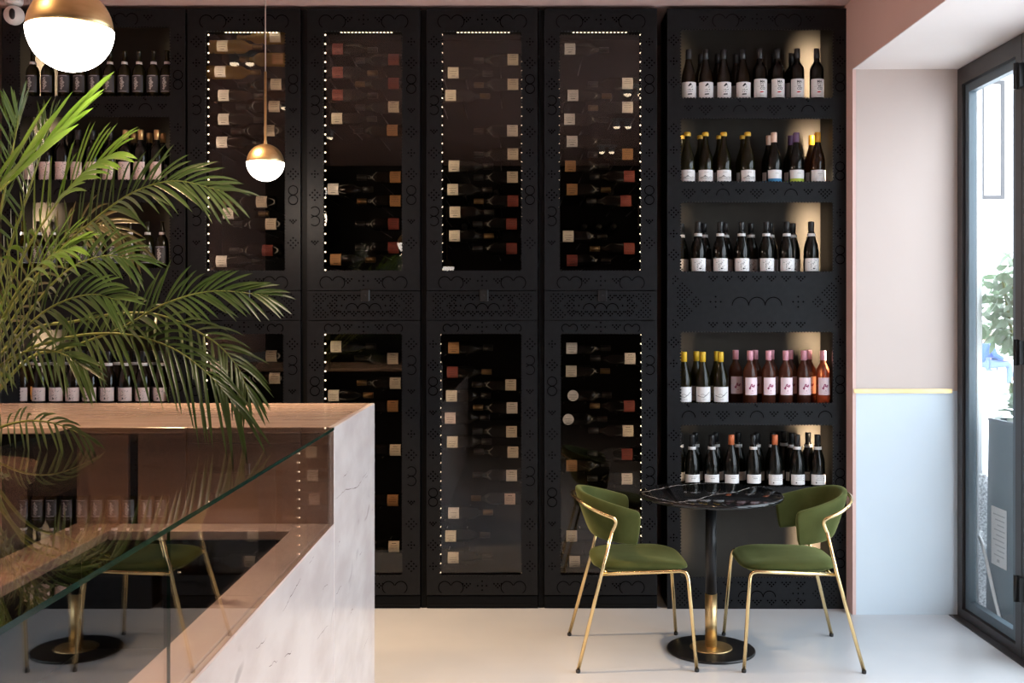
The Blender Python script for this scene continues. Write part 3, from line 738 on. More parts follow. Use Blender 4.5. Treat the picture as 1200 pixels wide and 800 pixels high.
    if ci >= 2:
        for rn, (py, xs) in enumerate(((227.5, (548, 565, 582)) if ci == 2 else (227, (682, 698, 715)), (266.5, (545, 564, 582)) if ci == 2 else (266.5, (684, 701, 718)))):
            for k, px in enumerate(xs):
                x_, z_ = XP(px, 6.1), ZP(py, 6.1)
                o = link('wine_bottle', lay_body['g_lay'])
                o.matrix_world = Matrix.Translation((x_, 6.30, z_)) @ Matrix.Rotation(PI / 2, 4, 'X')
                link('capsule', lay_cap, o)
                tag(o, f"dark bottle lying neck forward, {ORD[k]} along {'upper' if rn == 0 else 'lower'} end-on row of {pos} cabinet", 'bottle', f'end-on bottles in the {pos} cabinet')
                rack.tube([(x_ - cx, 6.06 - YF, z_ - Rb - .0035), (x_ - cx, YBK - YF - .012, z_ - Rb - .0035)], .003, 6)
    rack.build('peg_rack', M['steel'], r)
    # light of the led strips
    for gx, side, w in ((ga, 1, led[0]), (gc, -1, led[1])):
        for z0_, z1_, kk in ((uz0, uz1, 1.), (lz0, lz1, .8)):
            e = (.85 if w >= 4.5 else .3) * kk * (1.3 if ci == 0 and z0_ > 1.5 else 1)
            ar = area('cabinet_led', (XP(gx) + side * .004, YF + .05, (z0_ + z1_) / 2), (PI / 2, 0, 0), .01, z1_ - z0_, e, (1., .80, .55), math.radians(160))
            ar.rotation_euler = (PI / 2, 0, -side * math.radians(55))

# ---------------------------------------------------------------- bar counter and display case
XC = -.607; Y1, Y2 = 3.42, 4.36; ZT = 1.236; ZRIM = .924
XI = -1.446
r = empty('bar_counter', (XC, Y1, 0)); tag(r, 'tall rose marble bar counter behind the glass display case', 'counter')
SIDE_VEINS = {'end_panel': [[(393, 584), (405, 574), (418, 570), (425, 560), (433, 548)], [(421, 651), (424, 646)], [(394, 696), (400, 686)], [(428, 560), (431, 556)], [(402, 560), (408, 552)], [(436, 600), (437, 590)], [(396, 640), (399, 630)], [(410, 720), (414, 712)], [(426, 760), (432, 744)]],
 'side_panel': [[(331, 716), (340, 700), (352, 677)], [(345, 690), (352, 678)], [(315, 780), (325, 774)], [(372, 748), (384, 732)], [(333, 770), (342, 763)], [(362, 660), (368, 652)], [(300, 760), (312, 748)], [(378, 690), (384, 684)]]}
M['dark_vein'] = pm('grey marble vein', (.24, .19, .185), .25)
def bpart(nm_, mat, *boxes, parent=r, org=(XC, Y1, 0), ch=.003):
    m = MB(); mats = mat
    if nm_ in ('end_panel', 'side_panel'):
        mats = [mat, M['dark_vein']]; rg = random.Random(9)
        for path in SIDE_VEINS[nm_]:
            pts = [Vector((.0003, XC * F / (px - VX) - org[1], H - (py - VY) * XC / (px - VX) - org[2])) for px, py in path]
            cv = catmull(pts, 6) if len(pts) > 2 else [pts[0].lerp(pts[1], k / 6) for k in range(7)]
            N = len(cv); vs = []
            for i, p in enumerate(cv):
                p = p + Vector((0, rg.uniform(-.003, .003), rg.uniform(-.003, .003))); w = rg.uniform(.0004, .0016) * (.3 + .7 * math.sin(PI * i / (N - 1)))
                vs += [p + Vector((0, w, w)), p - Vector((0, w, w))]
            m.add(vs, [(2 * i, 2 * i + 1, 2 * i + 3, 2 * i + 2) for i in range(N - 1)], 1)
    for q in boxes: m.bbox(q[0] - org[0], q[1] - org[0], q[2] - org[1], q[3] - org[1], q[4] - org[2], q[5] - org[2], ch)
    return m.build(nm_, mats, parent)
bpart('countertop', M['marble_top'], (XL + .005, XC - .022, Y1, Y2, ZT - .022, ZT))
bpart('end_panel', M['marble'], (XC - .021, XC, Y1 + .001, Y2, 0, ZT))
bpart('front_panel', M['marble_top'], (XI, -1.279, Y1 + .004, Y1 + .03, 0, ZT - .023))
bpart('front_panel', M['marble_top'], (-1.247, XC - .022, Y1 + .004, Y1 + .03, 0, ZT - .023))
bpart('rear_panel', M['carcass'], (XL + .02, XC - .022, Y2 - .03, Y2 - .005, 0, ZT - .023))
bpart('inner_body', M['carcass'], (XI, XC - .024, Y1 + .032, Y2 - .032, 0, ZT - .05))

r = empty('display_counter', (XC, 1.5, 0)); tag(r, 'low rose marble counter topped with a glass display box, nearest the camera at left', 'counter')
org = (XC, 1.5, 0); YN = -.45
def dpart(nm_, mat, *boxes, ch=.003): return bpart(nm_, mat, *boxes, parent=r, org=org, ch=ch)
dpart('side_panel', M['marble'], (XC - .020, XC, YN, Y1 - .004, 0, ZRIM - .002))
dpart('rim', M['marble'], (XC - .119, XC - .0205, YN, Y1 - .0015, ZRIM - .03, ZRIM), (XI + .15, XC - .12, Y1 - .115, Y1 - .0015, ZRIM - .03, ZRIM))
dpart('rear_ledge', M['marble_top'], (XI - .002, XI + .148, YN, Y1 - .0015, ZRIM - .03, ZRIM))
dpart('staff_panel', M['carcass'], (XI, XI + .02, YN, Y1 - .0015, 0, ZRIM - .032))
dpart('display_deck', M['well'], (XI + .022, XC - .022, YN, Y1 - .002, .50, .52))
dpart('near_panel', M['marble'], (XI + .022, XC - .022, YN, YN + .02, 0, ZRIM - .032))
dpart('well_lining', M['well'], (XC - .03, XC - .022, YN + .02, Y1 - .004, .52, ZRIM - .031), (XI + .022, XC - .031, Y1 - .012, Y1 - .002, .52, ZRIM - .031))
def pane(nm_, x0, x1, y0, y1, z0, z1, thin, par=r):
    m = MB()
    m.box(x0 - org[0], x1 - org[0], y0 - org[1], y1 - org[1], z0, z1)
    me = m.mesh(nm_, [M['case_glass'], M['glass_edge']])
    for p in me.polygons:
        nrm = p.normal
        if (thin == 2 and abs(nrm[0]) > .5) or (thin == 0 and abs(nrm[1]) > .5 and nm_ == 'side_glass' and abs(p.center[1] + org[1] - YJ) < .01): p.material_index = 1
    return link(nm_, me, par)
YJ = 1.824
pane('side_glass', XC - .0065, XC - .001, YJ + .0006, Y1 - .001, ZRIM + .0005, ZT - .0095, 0)
pane('side_glass', XC - .0065, XC - .001, YN, YJ - .0006, ZRIM + .0005, ZT - .0095, 0)
pane('top_glass', XI, XC, YN, Y1 - .001, ZT - .009, ZT, 2)
pane('staff_glass', XI + .002, XI + .012, YN, Y1 - .001, ZRIM + .12, ZT - .0095, 0)

# ---------------------------------------------------------------- pendant lamps
def pendant(px, py, d, rod_top_py, label, c=None):
    c = c or P(px, py, d); R = .092
    r = empty('pendant_lamp', c); tag(r, label, 'lamp', 'globe pendant lamps over the counter')
    n = 14; g = 28
    m = MB(); m.lathe([(0, -R)] + [(R * math.cos(-PI / 2 + k * (PI / 2) / n), R * math.sin(-PI / 2 + k * (PI / 2) / n)) for k in range(1, n + 1)], g); m.build('opal_globe', M['opal'], r)
    R2 = R * .985
    m = MB(); m.lathe([(R2 * .99, .0006)] + [(R2 * math.cos(k * (PI / 2) / n), .001 + R2 * math.sin(k * (PI / 2) / n)) for k in range(n)] + [(.0, R2)], g)
    m.build('brass_dome', M['brass'], r)
    zr = (rod_top_py and ZP(rod_top_py, d) or c.z + .54) - c.z
    m = MB(); m.lathe([(.010, R2 - .004), (.0085, R2 + .012), (.0062, R2 + .02), (.0062, zr), (.0, zr)], 12); m.build('rod', M['brass'], r)
    m = MB(); m.tube([(0, 0, zr - .002), (0, 0, ZC - .03 - (.02 if c.y < -.4 else 0) - c.z)], .003, 8); m.build('cord', M['cord'], r)
    m = MB(); zz = ZC - (.02 if c.y < -.4 else 0) - c.z; m.lathe([(.0, zz - .035), (.045, zz - .033), (.05, zz - .0005), (0, zz - .0005)], 20); m.build('ceiling_rose', M['brass'], r)
    l = bpy.data.lights.new('pendant_light', 'POINT'); l.energy = 14; l.color = (1, .80, .62); l.shadow_soft_size = R
    o = bpy.data.objects.new('pendant_light', l); C.objects.link(o); o.location = c + Vector((0, 0, -R - .075))
pendant(311, 190.5, 5.2, 84, 'small-looking brass and white globe pendant lamp in front of the leftmost wine cabinet')
pendant(0, 0, -2.5, None, 'far globe pendant lamp mirrored as a bright spot low in the third wine cabinet', Vector((-.99, -2.5, 2.24)))
pendant(82, 34.5, 2.32, None, 'large-looking brass and white globe pendant lamp at the top left corner, nearest')

# ---------------------------------------------------------------- bistro table
r = empty('bistro_table', (.905, 5.03, 0)); tag(r, 'round black marble bistro table with brass and black pedestal between the green chairs', 'table')
m = MB(); R = .34
m.lathe([(0, .730), (R - .012, .730), (R - .003, .733), (R, .740), (R - .003, .748), (R - .008, .75), (0, .75)], 64); 
rv = random.Random(4)
def vein(mb, path, to3, w, wn, mi):
    q = []
    for (ax, ay), (bx, by) in zip(path[:-1], path[1:]):
        n = max(2, int(math.hypot(bx - ax, by - ay) / 3))
        for k in range(n): q.append((ax + (bx - ax) * k / n + rv.uniform(-.4, .4), ay + (by - ay) * k / n + rv.uniform(-.35, .35)))
    q.append(path[-1]); p3 = [to3(*c_) for c_ in q]; N = len(p3)
    ring = []
    for i, p in enumerate(p3):
        t = (p3[min(i + 1, N - 1)] - p3[max(i - 1, 0)]).normalized(); sd = t.cross(wn).normalized()
        ww = w * rv.uniform(.5, 1.3) * min(1, .25 + min(i, N - 1 - i) / 3)
        ring.append([p + sd * ww, p - sd * ww])
    mb.add([a for g in ring for a in g], [(2 * i, 2 * i + 1, 2 * i + 3, 2 * i + 2) for i in range(N - 1)], mi)
def on_table(px, py):
    d = F * (H - .75) / (py - VY); x, y = (px - VX) / F * d - .905, d - 5.03
    l = math.hypot(x, y); k = min(1, (R - .009) / l) if l > 0 else 1
    return Vector((x * k, y * k, .7502))
for path, w in (([(751, 577), (766, 574), (790, 569), (820, 566.5), (858, 565)], .0032), ([(792, 588.5), (816, 585.5), (838, 579), (864, 576), (872, 573), (884, 570)], .0026), ([(756, 580), (775, 585), (792, 588.5), (828, 591)], .0015), ([(822, 585), (830, 588)], .0012), ([(846, 590), (852, 592.5)], .002)):
    vein(m, path, on_table, w, Vector((0, 0, 1)), 1)
tt = m.build('tabletop', [M['black_marble'], M['vein']], r)
m = MB(); m.lathe([(.11, .722), (.11, .7295), (0, .7295)], 24); m.build('mounting_plate', M['black'], r)
m = MB(); m.lathe([(.0265, .272), (.0265, .722)], 24); m.build('upper_column', M['black'], r)
m = MB(); m.lathe([(.0285, .022), (.0285, .272)], 24); m.build('lower_column', M['brass'], r)
m = MB(); m.lathe([(0, 0), (.207, 0), (.2085, .004), (.207, .011), (.2, .0135), (0, .0135)], 48); m.build('base_plate', M['black'], r)
m = MB(); m.lathe([(.10, .0138), (.10, .0175), (.097, .0195), (.029, .0225)], 40); m.build('brass_collar', M['brass'], r)

# ---------------------------------------------------------------- velvet chairs
def make_chair(label):
    r = empty('dining_chair'); tag(r, label, 'chair', 'green velvet dining chairs')
    gold = M['gold']
    for s in (-1, 1):
        # front leg running into the side rail
        pts = [(.268, s * .272, .012), (.237, s * .240, .40), (.232, s * .236, .424), (.222, s * .233, .437), (.200, s * .231, .442), (-.155, s * .229, .430)]
        q = [Vector(pts[0]), Vector(pts[1])] + catmull(pts[1:5], 5)[1:] + [Vector(pts[5])]
        m = MB(); m.tube(q, .0085, 10); lg = m.build('front_leg', gold, r)
        m = MB(); m.lathe([(0, 0), (.009, 0), (.0105, .003), (.0105, .014), (0, .014)], 10, 0, (.2685, s * .2725, 0)); m.build('foot_cap', M['rubber'], lg)
        pts = [(-.265, s * .272, .012), (-.155, s * .232, .437), (-.108, s * .2405, .628)]
        m = MB(); m.tube(pts, .0085, 10); lg = m.build('rear_leg', gold, r)
        m = MB(); m.lathe([(0, 0), (.009, 0), (.0105, .003), (.0105, .014), (0, .014)], 10, 0, (-.2655, s * .2725, 0)); m.build('foot_cap', M['rubber'], lg)
    half = [(-.108, .2405, .622), (-.094, .2455, .660), (-.096, .2495, .678), (-.112, .2510, .690), (-.155, .2420, .706), (-.200, .212, .724), (-.242, .150, .742), (-.264, .075, .752), (-.271, 0, .755)]
    full = half + [(x, -y, z) for x, y, z in reversed(half[:-1])]
    m = MB(); m.tube(catmull(full, 5), .0085, 10); m.build('back_rail', gold, r)
    m = MB(); m.tube([(.20, -.23, .440), (.20, .23, .440)], .0075, 8); m.tube([(-.13, -.229, .430), (-.13, .229, .430)], .0075, 8); m.build('cross_rail', gold, r)
    # seat cushion: rounded outline lofted with a soft crown
    def outline(sx, z, grow):
        pts = []
        N = 48
        for k in range(N):
            a = 2 * PI * k / N; ca, sa = math.cos(a), math.sin(a); e = 2 / 4.2
            x = math.copysign(abs(ca) ** e, ca); y = math.copysign(abs(sa) ** e, sa)
            wy = .226 - .030 * (1 - (x + 1) / 2)
            pts.append((.036 + x * (.216 + grow), y * (wy + grow), z + .010 * (-x) * 0 + (.012 * max(0, x) ** 3 * -1 if z > .448 else 0)))
        return pts
    m = MB(); m.loft([outline(1, .424, -.035), outline(1, .427, -.022), outline(1, .438, -.010), outline(1, .444, .004), outline(1, .452, .005), outline(1, .460, .003), outline(1, .468, -.004), outline(1, .474, -.018), outline(1, .478, -.05), outline(1, .480, -.12)], 0, True)
    m.build('seat', M['velvet'], r)
    # wrap-around backrest shell
    U = 44; rings = []; K = 16
    for i in range(U + 1):
        u = -1 + 2 * i / U
        au = abs(u); sg = 1 if u >= 0 else -1
        th = min(au / .84, 1) * PI / 2; ext = max(0, (au - .84) / .16)
        e = 1 - .0
        bx = -.262 * (math.cos(th) ** .85) + .012 + ext * .028; by = sg * .226 * (math.sin(th) ** .8)
        bx -= .0
        # normal (outward)
        nx, ny = -math.cos(th), sg * math.sin(th)
        t = au ** 1.6
        ztop = .790 - .098 * t; zbot = .572 - .022 * t
        # rounded wing end
        if au > .90:
            q = (au - .90) / .10; k_ = math.sqrt(max(0, 1 - q ** 3)); 
            zm = zbot + (ztop - zbot) * .5; hh = (ztop - zbot) / 2 * (.72 + .28 * k_); ztop, zbot = zm + hh, zm - hh
        thick = .020 * (1 if au < .96 else .6)
        ring = []
        for k in range(K):
            a = 2 * PI * k / K; ca, sa = math.cos(a), math.sin(a)
            v = math.copysign(abs(sa) ** .45, sa); w = math.copysign(abs(ca) ** .7, ca)
            z = (ztop + zbot) / 2 + v * (ztop - zbot) / 2
            fz = (z - .58) / .22
            shrink = (1 - fz)
            px = bx + .075 * shrink * max(0, math.cos(th)) - .026 * shrink * max(0, (au - .6) / .4); py = by * (1 - .10 * shrink)
            ring.append((px + nx * w * thick, py + ny * w * thick, z))
        rings.append(ring)
    m = MB(); m.loft(rings, 0, True)
    o = m.build('backrest', M['velvet'], r)
    md = o.modifiers.new('sub', 'SUBSURF'); md.levels = 1; md.render_levels = 1
    return r
ch = make_chair('green velvet chair with gold legs, left of the bistro table, facing right')
ch.location = (.512, 4.995, 0); ch.rotation_euler = (0, 0, math.radians(1.5))
ch2 = ch.copy(); C.objects.link(ch2)
for k in ch.children:
    k2 = k.copy(); C.objects.link(k2); k2.parent = ch2
    for g in k.children:
        g2 = g.copy(); C.objects.link(g2); g2.parent = k2
ch2['label'] = 'green velvet chair with gold legs, right of the bistro table beside the pink wall'
ch2.location = (1.272, 4.985, 0); ch2.rotation_euler = (0, 0, PI + math.radians(-1.5))

# ---------------------------------------------------------------- palm
PB = Vector((-1.72, 3.12, 1.085))
palm = empty('potted_palm', (PB.x, PB.y, 0)); tag(palm, 'large feathery palm in a clay pot arching over the counter at left', 'plant')
m = MB(); zt_ = 1.15
m.lathe([(0, 0), (.17, 0), (.18, .01), (.235, zt_ - .06), (.255, zt_ - .055), (.262, zt_), (.245, zt_), (.235, zt_ - .03), (.22, zt_ - .10), (0, zt_ - .11)], 36)
m.build('pot', M['terracotta'], palm)
m = MB(); m.lathe([(0, zt_ - .06), (.225, zt_ - .07)], 24, cap=False); m.build('soil', M['soil'], palm)
rp = random.Random(11)
def frond(ctrl, L, n=26, roll=70, mat='leaf', w=.0047, start=.3, droop=.5, rach=.006, fold=25, amin=18, amax=62):
    n = int(n * 1.3)
    base = PB + Vector((rp.uniform(-.05, .05), rp.uniform(-.05, .05), 0))
    pts = [base] + [P(*c) if isinstance(c, tuple) and len(c) == 3 else Vector(c[0]) for c in ctrl]
    cv = catmull(pts, 10); N = len(cv)
    org_ = Vector((PB.x, PB.y, 0))
    m = MB()
    m.tube([p - org_ for p in cv], [max(.0012, rach * (1 - .85 * i / (N - 1))) for i in range(N)], 6, 1)
    for k in range(n):
        f = start + (1 - start) * (k + .5) / n
        for side in (-1, 1):
            ff = min(.999, f + rp.uniform(-.008, .008)); q = ff * (N - 1); i = int(q); i = min(i, N - 2)
            p = cv[i].lerp(cv[i + 1], q - i); T = (cv[i + 1] - cv[i]).normalized()
            S = T.cross(Vector((0, 0, 1)));  S = Vector((1, 0, 0)) if S.length < .1 else S.normalized()
            S = Matrix.Rotation(math.radians(roll), 3, T) @ S; Nn = S.cross(T)
            g = (ff - start) / (1 - start)
            ang = math.radians(amax + (amin - amax) * g + rp.uniform(-6, 6)); fo = math.radians(fold + rp.uniform(-12, 12))
            D = (T * math.cos(ang) + (S * side * math.cos(fo) + Nn * math.sin(fo)) * math.sin(ang)).normalized()
            ll = L * (.55 + .6 * math.sin(PI * min(1, .12 + g * .8))) * rp.uniform(.85, 1.1)
            Wd = D.cross(Nn); Wd = Wd.normalized() if Wd.length > .05 else S
            seg = 6; vs = []; cw = w * rp.uniform(.8, 1.15)
            dr = droop * rp.uniform(.6, 1.4)
            for a in range(seg + 1):
                t = a / seg
                c = p + D * (ll * t) + Vector((0, 0, -1)) * (dr * ll * t * t * .55)
                ww = cw * (math.sin(PI * (t * .86 + .10)) ** .7 if t < 1 else .02)
                vs += [c + Wd * ww + Nn * ww * .35 - org_, c - org_, c - Wd * ww + Nn * ww * .35 - org_]
            fs = []
            for a in range(seg):
                o_ = a * 3
                fs += [(o_, o_ + 1, o_ + 4, o_ + 3), (o_ + 1, o_ + 2, o_ + 5, o_ + 4)]
            m.add(vs, fs, 0, True)
    return m.build('frond', [M[mat], M['stem']], palm)
frond([(0, 385, 3.05), (60, 305, 2.98), (105, 262, 2.93), (155, 226, 2.88), (205, 212, 2.84), (262, 224, 2.8)], .165, 24, 68, 'leaf', start=.32, droop=.45)
frond([(20, 432, 3.05), (80, 408, 3.0), (140, 385, 2.95), (195, 355, 2.9), (250, 341, 2.86), (314, 346, 2.82)], .14, 25, 72, 'leaf', start=.28, droop=.4)
frond([(10, 430, 3.0), (70, 398, 2.95), (140, 391, 2.92), (200, 407, 2.9), (246, 440, 2.88), (280, 480, 2.86)], .16, 18, 75, 'leaf', start=.3, droop=.95)
frond([(20, 405, 3.1), (90, 376, 3.05), (175, 367, 3.0), (240, 393, 2.97), (275, 425, 2.95), (292, 462, 2.93)], .12, 15, 60, 'leaf', start=.45, droop=.8)
frond([(-25, 514, 2.98), (5, 499, 2.94), (35, 493, 2.9), (68, 497, 2.87), (104, 513, 2.85)], .085, 10, 75, 'leaf', start=.35, droop=.8)
frond([(-90, 400, 2.75), (-75, 320, 2.65), (-30, 255, 2.58), (30, 195, 2.54), (83, 142, 2.5)], .24, 8, 60, 'leaf_lit', start=.42, droop=.12, w=.013, amax=30, amin=6)
frond([(-20, 420, 2.85), (10, 335, 2.8), (50, 262, 2.74), (95, 205, 2.7), (130, 182, 2.66)], .18, 18, 60, 'leaf_lit', start=.3, droop=.4, w=.0065)
frond([(-30, 380, 2.9), (-8, 290, 2.85), (8, 210, 2.8), (18, 160, 2.78), (22, 135, 2.76)], .14, 14, 40, 'leaf', start=.35, droop=.2)
frond([(-25, 400, 3.0), (5, 310, 2.95), (30, 235, 2.9), (48, 180, 2.88), (58, 150, 2.86)], .15, 15, 40, 'leaf', start=.35, droop=.2)
frond([(-10, 440, 2.9), (30, 372, 2.85), (75, 320, 2.8), (120, 300, 2.76), (160, 305, 2.72)], .14, 18, 65, 'leaf', start=.25, droop=.5)
frond([(-20, 450, 2.8), (20, 395, 2.72), (60, 360, 2.68), (105, 345, 2.64), (140, 352, 2.6)], .15, 18, 70, 'leaf', start=.2, droop=.6)
frond([(-25, 440, 2.7), (0, 380, 2.64), (28, 330, 2.6), (60, 300, 2.56), (85, 290, 2.52)], .16, 17, 60, 'leaf_lit', start=.2, droop=.5)
frond([(-25, 460, 2.75), (5, 425, 2.7), (40, 410, 2.66), (75, 415, 2.62), (100, 432, 2.6)], .12, 16, 70, 'leaf', start=.2, droop=.6)
frond([(-15, 430, 3.2), (30, 350, 3.22), (70, 285, 3.22), (115, 262, 3.2), (150, 282, 3.18)], .15, 18, 65, 'leaf_dry', start=.3, droop=.6)
frond([(-28, 560, 2.62), (-14, 556, 2.5), (4, 560, 2.4)], .10, 8, 75, 'leaf_dry', start=.4, droop=.5)
frond([(-60, 380, 3.0), (-70, 280, 3.0), (-90, 200, 2.95), (-120, 160, 2.9)], .18, 18, 60, 'leaf', start=.35, droop=.5)
frond([(-100, 420, 3.2), (-150, 330, 3.25), (-220, 280, 3.3), (-290, 290, 3.3)], .18, 18, 60, 'leaf', start=.3, droop=.6)

# ---------------------------------------------------------------- security camera by the ceiling
c = P(16.5, 18, 5.6)
r = empty('security_camera', (c.x, c.y, ZC)); tag(r, 'small white dome security camera on the ceiling at the top left corner', 'camera')
m = MB(); m.lathe([(0, 0), (.046, 0), (.046, -.03), (.040, -.042), (0, -.044)], 24); m.build('mount', M['white'], r)
m = MB(); R = .052
m.lathe([(R * math.cos(-PI / 2 + PI * k / 14) if 0 < k < 14 else 0, R * math.sin(-PI / 2 + PI * k / 14)) for k in range(15)], 24); bl = m.build('ball', M['white'], r); bl.location = (0, 0, c.z - ZC)
m = MB(); m.lathe([(0, .004), (.014, .003), (.019, -.004), (.019, -.012), (0, -.012)], 20); ln = m.build('lens', M['c_black'], bl)
dv = Vector((.25, -1, -.10)).normalized(); ln.location = dv * (R * .99); ln.rotation_euler = dv.to_track_quat('Z', 'Y').to_euler(); ln.scale = (.85, 1.5, 1)

# ---------------------------------------------------------------- ceiling spotlights (seen mirrored in the cabinet glass)
spots = [(.83, 3.8), (.87, 2.46), (.85, 1.05), (-1.8, 4.75), (-1.8, 3.3), (-1.8, 1.9)]
for k, (x, y) in enumerate(spots):
    r = empty('ceiling_spotlight', (x, y, ZC)); tag(r, f"twin white ceiling spotlight mirrored in the cabinet glass, {ORD[k % 3]} from the cabinets, {'right' if k < 3 else 'left'} row", 'spotlight', 'twin ceiling spotlights')
    m = MB(); m.bbox(-.10, .10, -.045, .045, -.014, 0, .003); m.build('plate', M['white'], r)
    for s in (-1, 1):
        m = MB(); m.lathe([(.03, -.014), (.034, -.07), (.030, -.07), (.027, -.05)], 16, 0, (s * .05, 0, 0), cap=False); m.build('lamp_head', M['white'], r)
        m = MB(); m.lathe([(.029, -.069), (.026, -.078), (.015, -.085), (0, -.087)], 16, 0, (s * .05, 0, 0), cap=False); m.build('lamp', emit_mat('lit spot lamp', (1, .80, .55), 14.) if 'spotm' not in M else M['spotm'], r)
    l = bpy.data.lights.new('spot', 'SPOT'); l.energy = (34, 60, 60, 520, 170, 140)[k]; l.color = (1, .66, .37); l.spot_size = math.radians(105); l.spot_blend = .8; l.shadow_soft_size = .05
    o = bpy.data.objects.new('spot', l); C.objects.link(o); o.location = (x, y, ZC - .11)
    if k == 3: o.rotation_euler = (Vector((-.55, 4.95, 0)) - o.location).to_track_quat('-Z', 'Y').to_euler(); l.spot_size = math.radians(58); l.spot_blend = 1.

# ---------------------------------------------------------------- outside the glass
b = MB(); b.box(2.42, 40, -20, 60, -.17, -.02); struct(b, 'ground_street', M['pavement'])
b = MB(); b.box(2.432, 2.475, 5.66, 5.74, .752, 4.2); struct(b, 'trim_3', M['facade'])
b = MB(); b.box(2.42, 2.43, 5.60, 12, -.02, 6); struct(b, 'wall_outside', M['facade'])
r = empty('street_building', (14, 28, -.02)); tag(r, 'white street facade with tall framed window across the road, seen through the glass', 'building')
m = MB(); m.box(-9, 16, 0, 8, 0, 16); m.box(-9.1, 16, -.12, 0, 3.2, 3.5); m.box(-9.1, 16, -.10, 0, 1.95, 2.05); m.build('wall', M['facade'], r)
fx0, fx1 = XP(1150, 27.9) - 14, XP(1178, 27.9) - 14
for (wx0, wx1) in ((fx0, fx1), (fx0 + 2.2, fx1 + 2.2), (fx0 - 2.2, fx1 - 2.2)):
    m = MB(); z0_, z1_ = ZP(232, 27.9), ZP(93, 27.9)
    for q in ((wx0, wx0 + .09, z0_, z1_), (wx1 - .09, wx1, z0_, z1_), (wx0 + .09, wx1 - .09, z0_, z0_ + .09), (wx0 + .09, wx1 - .09, z1_ - .09, z1_)): m.box(q[0], q[1], -.08, 0, q[2], q[3])
    w_ = m.build('window', M['street_frame'], r)
    m = MB(); m.box(wx0 + .09, wx1 - .09, -.03, -.005, z0_ + .09, z1_ - .09); m.build('shutter', M['white'], w_)
# granite bollard with bracket and pipe
r = empty('granite_bollard', (2.50, 5.72, -.02)); tag(r, 'speckled granite stone post just outside the glass', 'bollard')
m = MB(); pr = []
for z, sx, sy in ((0, .064, .06), (.3, .062, .058), (.6, .058, .055), (.70, .048, .048), (.755, .030, .035), (.775, .012, .015)):
    pr.append([(sx * math.copysign(abs(math.cos(a)) ** .6, math.cos(a)) + (-.01 if z > .65 else 0), sy * math.copysign(abs(math.sin(a)) ** .6, math.sin(a)), z) for a in [2 * PI * k / 20 for k in range(20)]])
m.loft(pr); m.build('stone', M['granite'], r)
r = empty('white_hose', (2.47, 5.63, .42)); tag(r, 'white pipe with clamp running down beside the granite post outside', 'pipe')
o0 = Vector((2.47, 5.63, .42))
m = MB(); m.tube([p - o0 for p in catmull([(2.432, 5.62, .43), (2.434, 5.57, .40), (2.435, 5.50, .28), (2.436, 5.42, .14), (2.436, 5.34, .02), (2.436, 5.31, -.01)], 6)], .009, 10); m.build('pipe', M['white'], r)
m = MB(); m.bbox(-.05, -.01, -.02, .012, -.005, .03, .003); m.lathe([(.014, -.02), (.014, .02)], 12, 0, (-.032, -.012, .01)); m.build('clamp', M['white'], r)
# planter + shrub
r = empty('potted_shrub', (2.61, 5.40, -.02)); tag(r, 'grey green leafy shrub in a slate blue planter outside the glass', 'plant')
m = MB(); hw1, hw2 = .15, .16
m.loft([[(sx * q, sy * q, z) for sx, sy in ((-1, -1), (1, -1), (1, 1), (-1, 1))] for z, q in ((0, hw2), (.02, hw2), (1.06, hw1), (1.08, hw1 + .004), (1.08, hw1 - .02), (1.0, hw1 - .025))], 0, False); pl = m.build('planter', M['slate'], r)
m = MB()
m.box(-.001, .0005, -.095, .075, .0, .30)
nt_ = m.build('notice_sheet', M['paper'], pl); nt_.location = (-.161, .015, .33)
m = MB()
for k in range(9): m.box(-.0014, -.0012, -.08 + (k % 3) * .004, .055 - (k * 7 % 5) * .012, .26 - k * .026, .266 - k * .026)
m.box(-.0014, -.0012, -.02, .01, .02, .035)
q = m.build('print', M['silver'], nt_)
m = MB()
for k in range(5):
    a = k * 1.3; m.tube(catmull([(.02 * math.cos(a), .02 * math.sin(a), 1.0), (.05 * math.cos(a), .06 * math.sin(a), 1.3), (.02 + .08 * math.cos(a), .08 + .10 * math.sin(a), 1.6), (.03 + .10 * math.cos(a + .4), .15 + .13 * math.sin(a + .4), 1.82)], 5), .008, 6)
m.build('stems', M['stem'], r)
m = MB(); rs = random.Random(5)
def leaf(m, c, D, ll, w):
    Wd = D.cross(Vector((rs.uniform(-1, 1), rs.uniform(-1, 1), rs.uniform(-1, 1)))).normalized(); N_ = Wd.cross(D)
    if min(c.x, (c + D * ll).x) < -.15: return
    vs = []
    for t, ww in ((0, .05), (.25, .75), (.5, 1), (.78, .65), (1, .03)):
        p = c + D * ll * t - N_ * (ll * .25 * t * t); vs += [p + Wd * w * ww + N_ * w * ww * .3, p, p - Wd * w * ww + N_ * w * ww * .3]
    fs = []
    for a in range(4): o_ = 3 * a; fs += [(o_, o_ + 1, o_ + 4, o_ + 3), (o_ + 1, o_ + 2, o_ + 5, o_ + 4)]
    m.add(vs, fs, 0, True)
for k in range(420):
    while True:
        v = Vector((rs.uniform(-1, 1), rs.uniform(-1, 1), rs.uniform(-1, 1)))
        if .2 < v.length < 1: break
    c = Vector((.02, .16, 1.67)) + Vector((v.x * .19, v.y * .30, v.z * .24))
    leaf(m, c, (v * .6 + Vector((rs.uniform(-1, 1), rs.uniform(-1, 1), rs.uniform(-.8, .3)))).normalized(), rs.uniform(.07, .11), rs.uniform(.016, .026))
for k in range(70):
    c = Vector((rs.uniform(-.13, .12), rs.uniform(-.12, .12), rs.uniform(1.06, 1.20)))
    leaf(m, c, Vector((rs.uniform(-1, 1), rs.uniform(-1, 1), rs.uniform(-.3, .7))).normalized(), rs.uniform(.07, .11), rs.uniform(.018, .028))
m.build('foliage', M['shrub'], r)
